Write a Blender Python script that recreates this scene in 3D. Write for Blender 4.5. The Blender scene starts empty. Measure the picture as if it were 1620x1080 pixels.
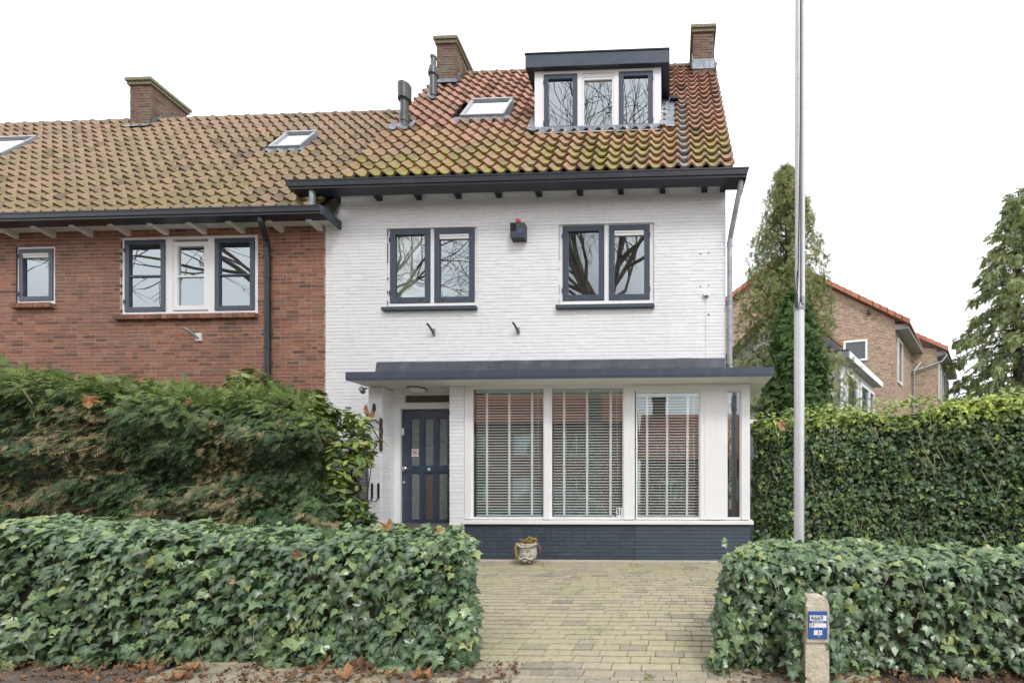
import bpy, math, random
import numpy as np
from mathutils import Vector, Matrix, noise, Euler
R = random.Random(11)
NP = np.random.default_rng(5)
sc = bpy.context.scene
C = sc.collection
# ------------------------------------------------------------------ camera, sky, sun, exposure
EYE = 0.86
cd = bpy.data.cameras.new('camera'); cam = bpy.data.objects.new('camera', cd); C.objects.link(cam)
cam.location = (0, 0, EYE); cam.rotation_euler = (math.radians(90), 0, math.radians(2.12))
cd.sensor_width = 36; cd.sensor_fit = 'HORIZONTAL'; cd.lens = 700 / 1620 * 36
cd.shift_x = (810 - 1036) / 1620; cd.shift_y = (795 - 540) / 1620
cd.clip_start = 0.05; cd.clip_end = 3000
sc.camera = cam
SUN_EL, SUN_AZ = math.radians(48), math.radians(148)      # azimuth clockwise from +Y
wd = bpy.data.worlds.new('World'); sc.world = wd; wd.use_nodes = True
nt = wd.node_tree; nt.nodes.clear()
wo = nt.nodes.new('ShaderNodeOutputWorld'); bg = nt.nodes.new('ShaderNodeBackground')
sk = nt.nodes.new('ShaderNodeTexSky'); sk.sky_type = 'NISHITA'; sk.sun_disc = False
sk.sun_elevation = SUN_EL; sk.sun_rotation = SUN_AZ; sk.air_density = 1.2; sk.dust_density = 3
tc = nt.nodes.new('ShaderNodeTexCoord'); nz = nt.nodes.new('ShaderNodeTexNoise'); nz.inputs['Scale'].default_value = 2.2
nz.inputs['Detail'].default_value = 5; nz.inputs['Roughness'].default_value = .5
rp = nt.nodes.new('ShaderNodeValToRGB')
rp.color_ramp.elements[0].position = .33; rp.color_ramp.elements[0].color = (.45, .465, .49, 1)
rp.color_ramp.elements[1].position = .56; rp.color_ramp.elements[1].color = (.97, .985, 1.02, 1)
mu = nt.nodes.new('ShaderNodeVectorMath'); mu.operation = 'SCALE'; mu.inputs['Scale'].default_value = 11.2
mx = nt.nodes.new('ShaderNodeMix'); mx.data_type = 'RGBA'; mx.inputs['Factor'].default_value = .93
L = nt.links.new
L(tc.outputs['Generated'], nz.inputs['Vector']); L(nz.outputs['Fac'], rp.inputs['Fac'])
L(rp.outputs['Color'], mu.inputs[0]); L(sk.outputs['Color'], mx.inputs['A']); L(mu.outputs['Vector'], mx.inputs['B'])
L(mx.outputs['Result'], bg.inputs['Color']); bg.inputs['Strength'].default_value = 0.1
L(bg.outputs['Background'], wo.inputs['Surface'])
sd = bpy.data.lights.new('sun', 'SUN'); sd.energy = 1.1; sd.angle = math.radians(14); sd.color = (1, .975, .94)
so = bpy.data.objects.new('sun', sd); C.objects.link(so)
sv = Vector((math.sin(SUN_AZ) * math.cos(SUN_EL), math.cos(SUN_AZ) * math.cos(SUN_EL), math.sin(SUN_EL)))
so.rotation_euler = sv.to_track_quat('Z', 'Y').to_euler()
sc.view_settings.view_transform = 'Standard'; sc.view_settings.look = 'None'
sc.view_settings.exposure = 0.82; sc.view_settings.gamma = 1; sc.view_settings.use_curve_mapping = False

# ------------------------------------------------------------------ helpers
WO = {}
class MB:
    def __init__(s): s.v = []; s.f = []; s.t = []
    def add(s, vs, fs, tint=.5):
        n = len(s.v); s.v += [tuple(v) for v in vs]; s.f += [tuple(i + n for i in f) for f in fs]; s.t += [tint] * len(vs); return s
    def box(s, x0, x1, y0, y1, z0, z1, tint=.5):
        return s.add([(x0,y0,z0),(x1,y0,z0),(x1,y1,z0),(x0,y1,z0),(x0,y0,z1),(x1,y0,z1),(x1,y1,z1),(x0,y1,z1)],
                     [(0,3,2,1),(4,5,6,7),(0,1,5,4),(1,2,6,5),(2,3,7,6),(3,0,4,7)], tint)
    def prism(s, pts, a, b, axis='y', tint=.5):
        n = len(pts)
        f = {'y': lambda p, q: (p[0], q, p[1]), 'x': lambda p, q: (q, p[0], p[1]), 'z': lambda p, q: (p[0], p[1], q)}[axis]
        vs = [f(p, a) for p in pts] + [f(p, b) for p in pts]
        return s.add(vs, [tuple(range(n))[::-1], tuple(range(n, 2*n))] + [(i, (i+1) % n, (i+1) % n + n, i + n) for i in range(n)], tint)
    def tube(s, path, rad, n=8, cap=True, tint=.5):
        P = [Vector(p) for p in path]; rs = rad if isinstance(rad, (list, tuple)) else [rad] * len(P)
        vs = []; up = None
        for i, p in enumerate(P):
            d = (P[min(i+1, len(P)-1)] - P[max(i-1, 0)])
            d = d.normalized() if d.length > 1e-9 else Vector((0, 0, 1))
            if up is None: up = d.orthogonal().normalized()
            up = (up - d * up.dot(d)); up = up.normalized() if up.length > 1e-6 else d.orthogonal().normalized()
            w = d.cross(up)
            for k in range(n):
                a = 2 * math.pi * k / n
                vs.append(p + rs[i] * (math.cos(a) * up + math.sin(a) * w))
        fs = [(i*n+k, i*n+(k+1) % n, (i+1)*n+(k+1) % n, (i+1)*n+k) for i in range(len(P)-1) for k in range(n)]
        if cap: fs += [tuple(range(n))[::-1], tuple(range((len(P)-1)*n, len(P)*n))]
        return s.add(vs, fs, tint)
    def lathe(s, prof, cx, cy, n=20, z=0, tint=.5):
        vs = [(cx + r*math.cos(2*math.pi*k/n), cy + r*math.sin(2*math.pi*k/n), z + h) for r, h in prof for k in range(n)]
        m = len(prof)
        fs = [(i*n+k, i*n+(k+1) % n, (i+1)*n+(k+1) % n, (i+1)*n+k) for i in range(m-1) for k in range(n)]
        return s.add(vs, fs + [tuple(range(n))[::-1], tuple(range((m-1)*n, m*n))], tint)
    def ball(s, c, r, n=10, sc_=(1,1,1), tint=.5):
        vs = []; fs = []
        for i in range(n//2 + 1):
            a = math.pi * i / (n//2)
            for k in range(n):
                b = 2*math.pi*k/n
                vs.append((c[0] + r*sc_[0]*math.sin(a)*math.cos(b), c[1] + r*sc_[1]*math.sin(a)*math.sin(b), c[2] + r*sc_[2]*math.cos(a)))
        for i in range(n//2):
            for k in range(n): fs.append((i*n+k, i*n+(k+1) % n, (i+1)*n+(k+1) % n, (i+1)*n+k))
        return s.add(vs, fs, tint)
def finish(me, mat, smooth):
    me.materials.append(mat)
    if smooth: me.shade_smooth()
def obj(name, mb, mat, parent=None, o=None, smooth=False, kind=None, label=None):
    if o is None: o = WO[parent] if parent else Vector(mb.v[0])
    o = Vector(o)
    me = bpy.data.meshes.new(name)
    me.from_pydata([(x-o.x, y-o.y, z-o.z) for x, y, z in mb.v], [], mb.f)
    at = me.attributes.new('tint', 'FLOAT', 'POINT'); at.data.foreach_set('value', mb.t)
    finish(me, mat, smooth)
    ob = bpy.data.objects.new(name, me); C.objects.link(ob); WO[ob] = o
    place(ob, o, parent)
    if kind: ob['kind'] = kind
    if label: ob['label'] = label
    return ob
def place(ob, o, parent):
    if parent is not None:
        ob.parent = parent; ob.location = Vector(o) - WO[parent]
    else: ob.location = o
def big(name, V, T, tint, mat, parent=None, kind='stuff', o=None, vein=None):
    """large mesh from numpy: V (n,3), T (m,3) int, tint (n,)"""
    o = Vector(o) if o is not None else (WO[parent] if parent else Vector(V[0]))
    me = bpy.data.meshes.new(name); n, m = len(V), len(T)
    me.vertices.add(n); me.vertices.foreach_set('co', (V - np.array(o)).astype(np.float32).ravel())
    me.loops.add(3*m); me.loops.foreach_set('vertex_index', T.astype(np.int32).ravel())
    me.polygons.add(m); me.polygons.foreach_set('loop_start', np.arange(0, 3*m, 3, dtype=np.int32))
    at = me.attributes.new('tint', 'FLOAT', 'POINT'); at.data.foreach_set('value', tint.astype(np.float32))
    if vein is not None:
        at = me.attributes.new('vein', 'FLOAT', 'POINT'); at.data.foreach_set('value', vein.astype(np.float32))
    me.update(calc_edges=True); finish(me, mat, False)
    ob = bpy.data.objects.new(name, me); C.objects.link(ob); WO[ob] = o; place(ob, o, parent)
    if kind: ob['kind'] = kind
    return ob
def thing(name, label, cat, loc, group=None):
    o = bpy.data.objects.new(name, None); C.objects.link(o); o.location = loc; WO[o] = Vector(loc)
    o.empty_display_size = .1
    return tag(o, label, cat, group)
def tag(o, label, cat, group=None):
    o['label'] = label; o['category'] = cat
    if group: o['group'] = group
    return o
def struct(name, mb, mat, **k): return obj(name, mb, mat, kind='structure', **k)

# ------------------------------------------------------------------ materials
def mat_new(name):
    m = bpy.data.materials.new(name); m.use_nodes = True; m.node_tree.nodes.clear()
    return m, m.node_tree
def ramp_of(n, cols, pos=None):
    r = n.nodes.new('ShaderNodeValToRGB'); e = r.color_ramp.elements
    while len(e) < len(cols): e.new(.5)
    for i, c in enumerate(cols):
        e[i].position = pos[i] if pos else i / max(1, len(cols)-1)
        e[i].color = (*c, 1)
    return r
def pm(name, cols, rough=.6, nscale=8, namt=.25, bscale=60, bump=.0, spec=.5, metal=0, blotch=None, tint=True, vein=None, trans=0, coat=0, stretch=None, streak=None):
    """tint attribute -> colour ramp, fine world-space noise for grain, optional blotch (colour, scale, lo, hi) for stains"""
    m, n = mat_new(name); Lk = n.links.new
    out = n.nodes.new('ShaderNodeOutputMaterial'); b = n.nodes.new('ShaderNodeBsdfPrincipled')
    geo = n.nodes.new('ShaderNodeNewGeometry')
    pos = geo.outputs['Position']
    if stretch:
        mp = n.nodes.new('ShaderNodeMapping'); mp.inputs['Scale'].default_value = stretch; Lk(pos, mp.inputs['Vector']); pos = mp.outputs['Vector']
    if not isinstance(cols[0], (tuple, list)): cols = [cols]
    if len(cols) == 1:
        rgb = n.nodes.new('ShaderNodeRGB'); rgb.outputs[0].default_value = (*cols[0], 1); col = rgb.outputs[0]
    else:
        a = n.nodes.new('ShaderNodeAttribute'); a.attribute_name = 'tint'
        r = ramp_of(n, cols); Lk(a.outputs['Fac'], r.inputs['Fac']); col = r.outputs['Color']
    if blotch:
        for (bc, bs, lo, hi) in (blotch if isinstance(blotch, list) else [blotch]):
            q = n.nodes.new('ShaderNodeTexNoise'); q.inputs['Scale'].default_value = bs; q.inputs['Detail'].default_value = 6; q.inputs['Roughness'].default_value = .65
            Lk(geo.outputs['Position'], q.inputs['Vector'])
            mr = n.nodes.new('ShaderNodeMapRange'); mr.inputs['From Min'].default_value = lo; mr.inputs['From Max'].default_value = hi
            Lk(q.outputs['Fac'], mr.inputs['Value'])
            mm = n.nodes.new('ShaderNodeMix'); mm.data_type = 'RGBA'; Lk(mr.outputs['Result'], mm.inputs['Factor'])
            Lk(col, mm.inputs['A']); mm.inputs['B'].default_value = (*bc, 1); col = mm.outputs['Result']
    if streak:
        sc_, cl, lo, hi, am = streak
        mp2 = n.nodes.new('ShaderNodeMapping'); mp2.inputs['Scale'].default_value = (sc_, sc_, sc_*.09); Lk(geo.outputs['Position'], mp2.inputs['Vector'])
        q = n.nodes.new('ShaderNodeTexNoise'); q.inputs['Scale'].default_value = 1; q.inputs['Detail'].default_value = 6; q.inputs['Roughness'].default_value = .6
        Lk(mp2.outputs['Vector'], q.inputs['Vector']); mr = n.nodes.new('ShaderNodeMapRange'); mr.inputs['From Min'].default_value = lo; mr.inputs['From Max'].default_value = hi; mr.inputs['To Max'].default_value = am
        Lk(q.outputs['Fac'], mr.inputs['Value']); mm = n.nodes.new('ShaderNodeMix'); mm.data_type = 'RGBA'; Lk(mr.outputs['Result'], mm.inputs['Factor'])
        Lk(col, mm.inputs['A']); mm.inputs['B'].default_value = (*cl, 1); col = mm.outputs['Result']
    if vein:
        a = n.nodes.new('ShaderNodeAttribute'); a.attribute_name = 'vein'
        mm = n.nodes.new('ShaderNodeMix'); mm.data_type = 'RGBA'; Lk(a.outputs['Fac'], mm.inputs['Factor'])
        Lk(col, mm.inputs['A']); mm.inputs['B'].default_value = (*vein, 1); col = mm.outputs['Result']
    if namt:
        q = n.nodes.new('ShaderNodeTexNoise'); q.inputs['Scale'].default_value = nscale; q.inputs['Detail'].default_value = 7; q.inputs['Roughness'].default_value = .6
        Lk(pos, q.inputs['Vector'])
        mr = n.nodes.new('ShaderNodeMapRange'); mr.inputs['From Min'].default_value = .3; mr.inputs['From Max'].default_value = .7
        mr.inputs['To Min'].default_value = 1 - namt; mr.inputs['To Max'].default_value = 1 + namt
        Lk(q.outputs['Fac'], mr.inputs['Value'])
        vm = n.nodes.new('ShaderNodeVectorMath'); vm.operation = 'SCALE'; Lk(col, vm.inputs[0]); Lk(mr.outputs['Result'], vm.inputs['Scale']); col = vm.outputs['Vector']
    Lk(col, b.inputs['Base Color'])
    b.inputs['Roughness'].default_value = rough; b.inputs['Metallic'].default_value = metal
    b.inputs['Specular IOR Level'].default_value = spec
    if coat: b.inputs['Coat Weight'].default_value = coat; b.inputs['Coat Roughness'].default_value = .15
    if bump:
        q = n.nodes.new('ShaderNodeTexNoise'); q.inputs['Scale'].default_value = bscale; q.inputs['Detail'].default_value = 4
        Lk(pos, q.inputs['Vector'])
        bp = n.nodes.new('ShaderNodeBump'); bp.inputs['Strength'].default_value = bump; bp.inputs['Distance'].default_value = .01
        Lk(q.outputs['Fac'], bp.inputs['Height']); Lk(bp.outputs['Normal'], b.inputs['Normal'])
    if trans:
        t = n.nodes.new('ShaderNodeBsdfTranslucent'); Lk(col, t.inputs['Color'])
        ms = n.nodes.new('ShaderNodeMixShader'); ms.inputs['Fac'].default_value = trans
        Lk(b.outputs[0], ms.inputs[1]); Lk(t.outputs[0], ms.inputs[2]); Lk(ms.outputs[0], out.inputs['Surface'])
    else: Lk(b.outputs[0], out.inputs['Surface'])
    return m
def glass_mat(name, refl, wav=.0, ior=1.5, col=(.86, .93, .96), thru=(.93, .96, .95), rough=0.0, wscale=1.4):
    m, n = mat_new(name); Lk = n.links.new
    out = n.nodes.new('ShaderNodeOutputMaterial'); g = n.nodes.new('ShaderNodeBsdfGlossy'); t = n.nodes.new('ShaderNodeBsdfTransparent')
    g.inputs['Color'].default_value = (*col, 1); g.inputs['Roughness'].default_value = rough; t.inputs['Color'].default_value = (*thru, 1)
    ms = n.nodes.new('ShaderNodeMixShader'); fr = n.nodes.new('ShaderNodeFresnel'); fr.inputs['IOR'].default_value = ior
    ad = n.nodes.new('ShaderNodeMath'); ad.operation = 'ADD'; ad.use_clamp = True; ad.inputs[1].default_value = refl; Lk(fr.outputs[0], ad.inputs[0])
    if wav:
        geo = n.nodes.new('ShaderNodeNewGeometry'); q = n.nodes.new('ShaderNodeTexNoise'); q.inputs['Scale'].default_value = wscale; q.inputs['Detail'].default_value = 1
        Lk(geo.outputs['Position'], q.inputs['Vector']); bp = n.nodes.new('ShaderNodeBump'); bp.inputs['Strength'].default_value = wav; bp.inputs['Distance'].default_value = .02
        Lk(q.outputs['Fac'], bp.inputs['Height']); Lk(bp.outputs['Normal'], g.inputs['Normal'])
    Lk(ad.outputs[0], ms.inputs['Fac']); Lk(t.outputs[0], ms.inputs[1]); Lk(g.outputs[0], ms.inputs[2]); Lk(ms.outputs[0], out.inputs['Surface'])
    return m
WHITE = pm('white_paint', [(.83, .835, .84)], .42, 3, .03, streak=(14, (.66, .66, .64), .56, .8, .35))
WBRICK = pm('white_painted_brick', [(.80, .81, .83), (.84, .85, .865), (.87, .875, .885)], .55, 14, .035, 45, .3, blotch=[((.70, .71, .72), 1.3, .55, .85), ((.58, .585, .59), 38, .68, .78)], streak=(5, (.68, .69, .69), .56, .8, .3))
WMORT = pm('white_painted_joint', [(.80, .81, .83)], .7, 20, .06)
GBRICK = pm('grey_painted_brick', [(.20, .20, .21), (.25, .25, .26)], .6, 14, .1, 45, .25)
NAVY = pm('navy_gloss_paint', [(.046, .064, .096)], .36, 7, .16, 30, .08, streak=(9, (.085, .10, .125), .55, .75, .5))
NAVYB = pm('navy_painted_brick', [(.042, .060, .084), (.050, .069, .095), (.060, .080, .108)], .5, 10, .18, 50, .3, blotch=((.11, .13, .16), 26, .66, .8), stretch=(.6, 1, 6))
NAVY2 = pm('fresh_navy_paint', [(.062, .085, .112), (.070, .095, .124)], .45, 5, .1, 50, .2)
DARKP = pm('anthracite_paint', [(.020, .025, .035)], .38, 7, .2, 25, .1, streak=(7, (.06, .065, .075), .55, .75, .5))
BITUM = pm('navy_bitumen', [(.055, .068, .088)], .55, 5, .3, 9, .6, blotch=((.13, .15, .17), 3, .58, .8))
RBRICK = pm('red_brick', [(.13, .066, .048), (.235, .102, .064), (.30, .127, .078), (.37, .17, .105), (.23, .14, .105)], .8, 30, .22, 60, .5, blotch=((.17, .09, .075), .8, .5, .8))
RMORT = pm('lime_mortar', [(.40, .33, .27)], .9, 20, .2)
CBRICK = pm('chimney_brick', [(.11, .065, .05), (.16, .09, .068), (.20, .115, .085), (.17, .12, .09)], .85, 30, .25, 60, .5, blotch=((.20, .20, .14), 3.5, .5, .72))
CMORT = pm('weathered_mortar', [(.34, .31, .27)], .9, 20, .2, blotch=((.2, .2, .13), 3.5, .5, .75))
MOSSB = pm('lichen_covered_brick', [(.17, .16, .10), (.25, .23, .15)], .9, 25, .3, 40, .5)
LEAD = pm('lead_flashing', [(.20, .225, .26)], .42, 9, .3, 25, .5, metal=.4, blotch=((.42, .45, .48), 6, .55, .75))
ZINC = pm('zinc', [(.30, .32, .34)], .42, 9, .25, 25, .15, metal=.5, blotch=((.5, .5, .5), 9, .6, .75))
GREYPVC = pm('grey_plastic_pipe', [(.060, .068, .078)], .35, 8, .3, blotch=((.13, .14, .12), 5, .52, .75))
SOFFIT = pm('cream_painted_soffit', [(.80, .78, .74)], .6, 3, .06)
BLACKM = pm('black_iron', [(.02, .021, .023)], .45, 20, .2)
RUST = pm('rusty_iron', [(.07, .035, .025)], .7, 40, .4, blotch=((.16, .07, .03), 30, .5, .7))
STEEL = pm('steel', [(.55, .55, .55)], .25, 10, .1, metal=.9)
ALU = pm('satin_aluminium', [(.62, .62, .64)], .38, 4, .08, metal=.25, streak=(30, (.40, .40, .40), .55, .75, .5))
LAMPW = pm('opal_glass', [(.82, .82, .80)], .25, 3, .02)
CONC = pm('weathered_concrete', [(.50, .45, .35), (.56, .51, .41)], .9, 30, .22, 50, .8, blotch=[((.36, .29, .13), 9, .52, .75), ((.22, .25, .18), 14, .62, .8)])
BLUE = pm('blue_enamel', [(.035, .10, .33)], .35, 5, .05)
PLW = pm('plate_white', [(.78, .79, .80)], .4, 5, .03)
INK = pm('black_lettering', [(.012, .012, .014)], .5, 5, 0)
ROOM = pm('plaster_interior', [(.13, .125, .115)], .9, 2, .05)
FLOORI = pm('timber_interior_floor', [(.16, .10, .06)], .5, 6, .2)
SLAT = pm('mint_white_slat', [(.86, .92, .89)], .35, 4, .02, trans=.3)
TAPE = pm('mint_ladder_tape', [(.88, .94, .91)], .8, 4, .04)
CURT = pm('pale_fabric', [(.76, .82, .66)], .9, 6, .06)
GLASS = glass_mat('window_glass', .28, .07)
GLASSB = glass_mat('bay_glass', .21, .02, ior=1.12, wscale=.9, thru=(.98, 1, .99))
SKYG = glass_mat('rooflight_glass', .62, .0, col=(.97, .98, 1))
FROST = pm('obscured_door_glass', [(.12, .145, .14), (.17, .19, .18)], .22, 28, .25, 90, .9, spec=.9)
FROSTB = pm('brown_obscured_glass', [(.10, .075, .06)], .22, 28, .25, 90, .9, spec=.9)
GROUND = pm('bare_earth', [(.17, .14, .115)], .95, 14, .35, 30, .9, blotch=[((.10, .085, .07), 3, .45, .7), ((.26, .23, .20), 40, .6, .75)])
GRASS = pm('rough_grass_ground', [(.07, .10, .035)], .95, 6, .3, 30, .5)
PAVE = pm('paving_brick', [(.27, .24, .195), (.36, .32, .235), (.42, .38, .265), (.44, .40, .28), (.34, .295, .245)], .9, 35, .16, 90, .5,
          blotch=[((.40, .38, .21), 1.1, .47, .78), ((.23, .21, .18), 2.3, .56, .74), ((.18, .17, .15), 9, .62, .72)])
PAVEJ = pm('sandy_joint', [(.11, .10, .07)], .95, 30, .3)
ASPH = pm('asphalt', [(.055, .055, .057)], .9, 40, .2, 80, .5)
FLAG = pm('concrete_flags', [(.24, .23, .22)], .9, 20, .2, 60, .4)
KERB = pm('kerb_concrete', [(.34, .33, .31)], .9, 20, .15)
def moss_tile(name, cols, moss, z0, z1, amt, dirt):
    """clay tile: tint per tile, moss in patches that thins out towards the ridge, black lichen specks"""
    m, n = mat_new(name); Lk = n.links.new
    out = n.nodes.new('ShaderNodeOutputMaterial'); b = n.nodes.new('ShaderNodeBsdfPrincipled'); geo = n.nodes.new('ShaderNodeNewGeometry')
    a = n.nodes.new('ShaderNodeAttribute'); a.attribute_name = 'tint'; r = ramp_of(n, cols); Lk(a.outputs['Fac'], r.inputs['Fac']); col = r.outputs['Color']
    def noi(scale, det=6, rg=.65):
        q = n.nodes.new('ShaderNodeTexNoise'); q.inputs['Scale'].default_value = scale; q.inputs['Detail'].default_value = det; q.inputs['Roughness'].default_value = rg
        Lk(geo.outputs['Position'], q.inputs['Vector']); return q.outputs['Fac']
    def mr(v, a0, a1, b0=0, b1=1):
        q = n.nodes.new('ShaderNodeMapRange')
        for k, x in zip(('From Min', 'From Max', 'To Min', 'To Max'), (a0, a1, b0, b1)): q.inputs[k].default_value = x
        Lk(v, q.inputs['Value']); return q.outputs['Result']
    def ma(op, x, y):
        q = n.nodes.new('ShaderNodeMath'); q.operation = op; q.use_clamp = True
        for i, w in enumerate((x, y)):
            if isinstance(w, (int, float)): q.inputs[i].default_value = w
            else: Lk(w, q.inputs[i])
        return q.outputs[0]
    def mix(f, A, Bc):
        q = n.nodes.new('ShaderNodeMix'); q.data_type = 'RGBA'; Lk(f, q.inputs['Factor']); Lk(A, q.inputs['A']); q.inputs['B'].default_value = (*Bc, 1); return q.outputs['Result']
    sx = n.nodes.new('ShaderNodeSeparateXYZ'); Lk(geo.outputs['Position'], sx.inputs[0])
    va = n.nodes.new('ShaderNodeAttribute'); va.attribute_name = 'vein'        # 1 in the trough of the tile
    hz = mr(sx.outputs['Z'], z0, z1, 1, 0)
    col = mix(ma('MULTIPLY', mr(noi(1.7), .38, .62), dirt), col, (.235, .19, .125))
    f = ma('MULTIPLY', mr(ma('ADD', noi(1.1), ma('MULTIPLY', noi(9), .35)), .56, .74), ma('MULTIPLY', hz, ma('ADD', ma('MULTIPLY', va.outputs['Fac'], .8), .25)))
    col = mix(ma('MULTIPLY', f, amt), col, moss)
    sp = ma('MULTIPLY', mr(noi(26, 3), .62, .68), mr(noi(1.5, 2), .40, .55))
    col = mix(sp, col, (.035, .038, .03))
    vm = n.nodes.new('ShaderNodeVectorMath'); vm.operation = 'SCALE'; Lk(col, vm.inputs[0]); Lk(mr(noi(22), .3, .7, .8, 1.2), vm.inputs['Scale'])
    Lk(vm.outputs['Vector'], b.inputs['Base Color']); b.inputs['Roughness'].default_value = .75
    bp = n.nodes.new('ShaderNodeBump'); bp.inputs['Strength'].default_value = .5; bp.inputs['Distance'].default_value = .008
    Lk(noi(55, 4), bp.inputs['Height']); Lk(bp.outputs['Normal'], b.inputs['Normal']); Lk(b.outputs[0], out.inputs['Surface'])
    return m
TILE = moss_tile('orange_clay_tile', [(.13, .080, .066), (.32, .17, .12), (.43, .225, .16), (.46, .275, .21), (.24, .15, .12)], (.30, .30, .055), 6.0, 8.3, 1.0, .45)
TILE2 = moss_tile('buff_clay_tile', [(.12, .085, .068), (.24, .16, .11), (.35, .225, .15), (.33, .215, .16), (.17, .12, .09)], (.28, .255, .075), 5.2, 9.8, .9, .6)
RIDGE = pm('weathered_ridge_tile', [(.20, .15, .115), (.26, .19, .14)], .85, 20, .25, 50, .5, blotch=((.17, .17, .12), 3, .5, .7))
RTILE = pm('red_tile_far', [(.36, .14, .09), (.46, .19, .12), (.30, .12, .085)], .8, 10, .2)
UNDER = pm('roof_underlay', [(.035, .03, .027)], .9, 5, .1)
PLANEB = pm('pale_plane_bark', [(.21, .19, .155)], .9, 9, .35, 40, .5, blotch=((.26, .24, .18), 3, .5, .6))
WOODD = pm('dark_bark', [(.055, .045, .036)], .9, 20, .3, 40, .6)
IVY = pm('ivy_leaf', [(.013, .038, .022), (.038, .092, .046), (.100, .185, .080), (.25, .36, .12), (.40, .42, .12)], .32, 60, .3, spec=.7, vein=(.23, .31, .17), trans=.18)
IVYC = pm('ivy_leaf_mature', [(.015, .044, .024), (.048, .108, .046), (.125, .215, .062), (.32, .43, .07), (.52, .60, .09)], .42, 60, .25, spec=.5, vein=(.17, .25, .12), trans=.2)
CONIF = pm('conifer_spray', [(.036, .076, .038), (.072, .132, .056), (.145, .22, .075), (.27, .36, .09), (.36, .26, .165)], .6, 30, .25, trans=.15)
THUJ = pm('thuja_spray', [(.10, .13, .06), (.19, .235, .08), (.29, .34, .10), (.38, .29, .15)], .65, 30, .2, trans=.25)
THUJ2 = pm('dense_thuja_spray', [(.05, .10, .03), (.09, .17, .045), (.15, .25, .06)], .65, 30, .2, trans=.2)
CYPR = pm('cypress_spray', [(.12, .16, .08), (.22, .28, .12), (.33, .39, .16), (.46, .50, .24)], .65, 30, .2, trans=.25)
AUCU = pm('spotted_laurel_leaf', [(.035, .085, .025), (.08, .15, .03), (.20, .27, .05), (.40, .42, .10)], .3, 50, .35, spec=.6, trans=.15, blotch=((.40, .42, .12), 45, .58, .68))
DRYL = pm('dry_leaf', [(.11, .060, .035), (.24, .125, .065), (.42, .22, .10), (.50, .34, .18)], .7, 40, .3, trans=.2)
TWIG = pm('pale_twig', [(.16, .13, .085), (.34, .28, .19)], .85, 20, .2)
CORE = pm('dark_hedge_fill', [(.060, .058, .032)], .95, 14, .4)  # dark twig brown for the solid boxes added to block light inside hedges

TILT = 8
def grid_cells(x0, x1, z0, z1, holes):
    xs = sorted({x0, x1, *[h[0] for h in holes], *[h[1] for h in holes]}); zs = sorted({z0, z1, *[h[2] for h in holes], *[h[3] for h in holes]})
    xs = [x for x in xs if x0 <= x <= x1]; zs = [z for z in zs if z0 <= z <= z1]
    for a, b in zip(xs, xs[1:]):
        run = None
        for c, d in zip(zs, zs[1:]):
            cx, cz = (a+b)/2, (c+d)/2
            solid = not any(h[0] < cx < h[1] and h[2] < cz < h[3] for h in holes)
            if solid: run = (run[0], d) if run else (c, d)
            if (not solid or d == zs[-1]) and run: yield a, b, run[0], run[1]; run = None
UNIT = {}
def unit_mesh(mat, t, name):
    k = (mat.name, t)
    if k not in UNIT:
        m = MB().box(-.5, .5, -.5, .5, -.5, .5)
        me = bpy.data.meshes.new(name); me.from_pydata(m.v, [], m.f)
        at = me.attributes.new('tint', 'FLOAT', 'POINT'); at.data.foreach_set('value', [t / (TILT-1)] * 8)
        finish(me, mat, False); UNIT[k] = me
    return UNIT[k]
def emit_boxes(parent, name, boxes, mat, limit=300, key=None, rx=0, rest_name=None):
    """boxes (x0,x1,y0,y1,z0,z1,tint): the `limit` best by key become parts, the rest one stuff part"""
    bs = sorted(boxes, key=key) if key else list(boxes)
    for b in bs[:limit]:
        t = int(round(b[6] * (TILT-1)))
        o = bpy.data.objects.new(name, unit_mesh(mat, t, name)); C.objects.link(o)
        ctr = Vector(((b[0]+b[1])/2, (b[2]+b[3])/2, (b[4]+b[5])/2)); WO[o] = ctr; place(o, ctr, parent)
        o.scale = (b[1]-b[0], b[3]-b[2], b[5]-b[4])
    if len(bs) > limit:
        m = MB()
        for b in bs[limit:]: m.box(*b[:6], tint=b[6])
        obj(rest_name or name + 's', m, mat, parent, kind='stuff')
def brick_boxes(x0, x1, z0, z1, y0, y1, holes=(), course=.056, joint=.009, hj=.008, jit=.002, L1=.205, L2=.0975, axis='x', rnd=R, ends=True):
    """wild bond: stretchers and headers in random runs, clipped at openings. axis 'y' lays the wall along Y."""
    out = []; z = z0; k = 0
    while z < z1 - .01:
        zt = min(z + course, z1)
        blocks = [(h[0], h[1]) for h in holes if h[2] < (z+zt)/2 < h[3]]
        x = x0 - (rnd.random() * L1 if ends is False else (0 if k % 2 else L1 - L2))
        while x < x1:
            l = L1 if rnd.random() < .62 else L2
            segs = [(max(x, x0), min(x + l, x1))]
            for a, b in blocks:
                ns = []
                for s, e in segs:
                    if e <= a or s >= b: ns.append((s, e))
                    else:
                        if s < a: ns.append((s, a))
                        if e > b: ns.append((b, e))
                segs = ns
            for s, e in segs:
                if e - s > .02:
                    j = rnd.uniform(-jit, jit); t = min(1, max(0, rnd.gauss(.5, .24)))
                    if axis == 'x': out.append((s, e, y0 + j, y1, z, zt - joint, t))
                    else: out.append((y0, y1 + j, s, e, z, zt - joint, t))
            x += l + hj
        z += course; k += 1
    return out

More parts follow.
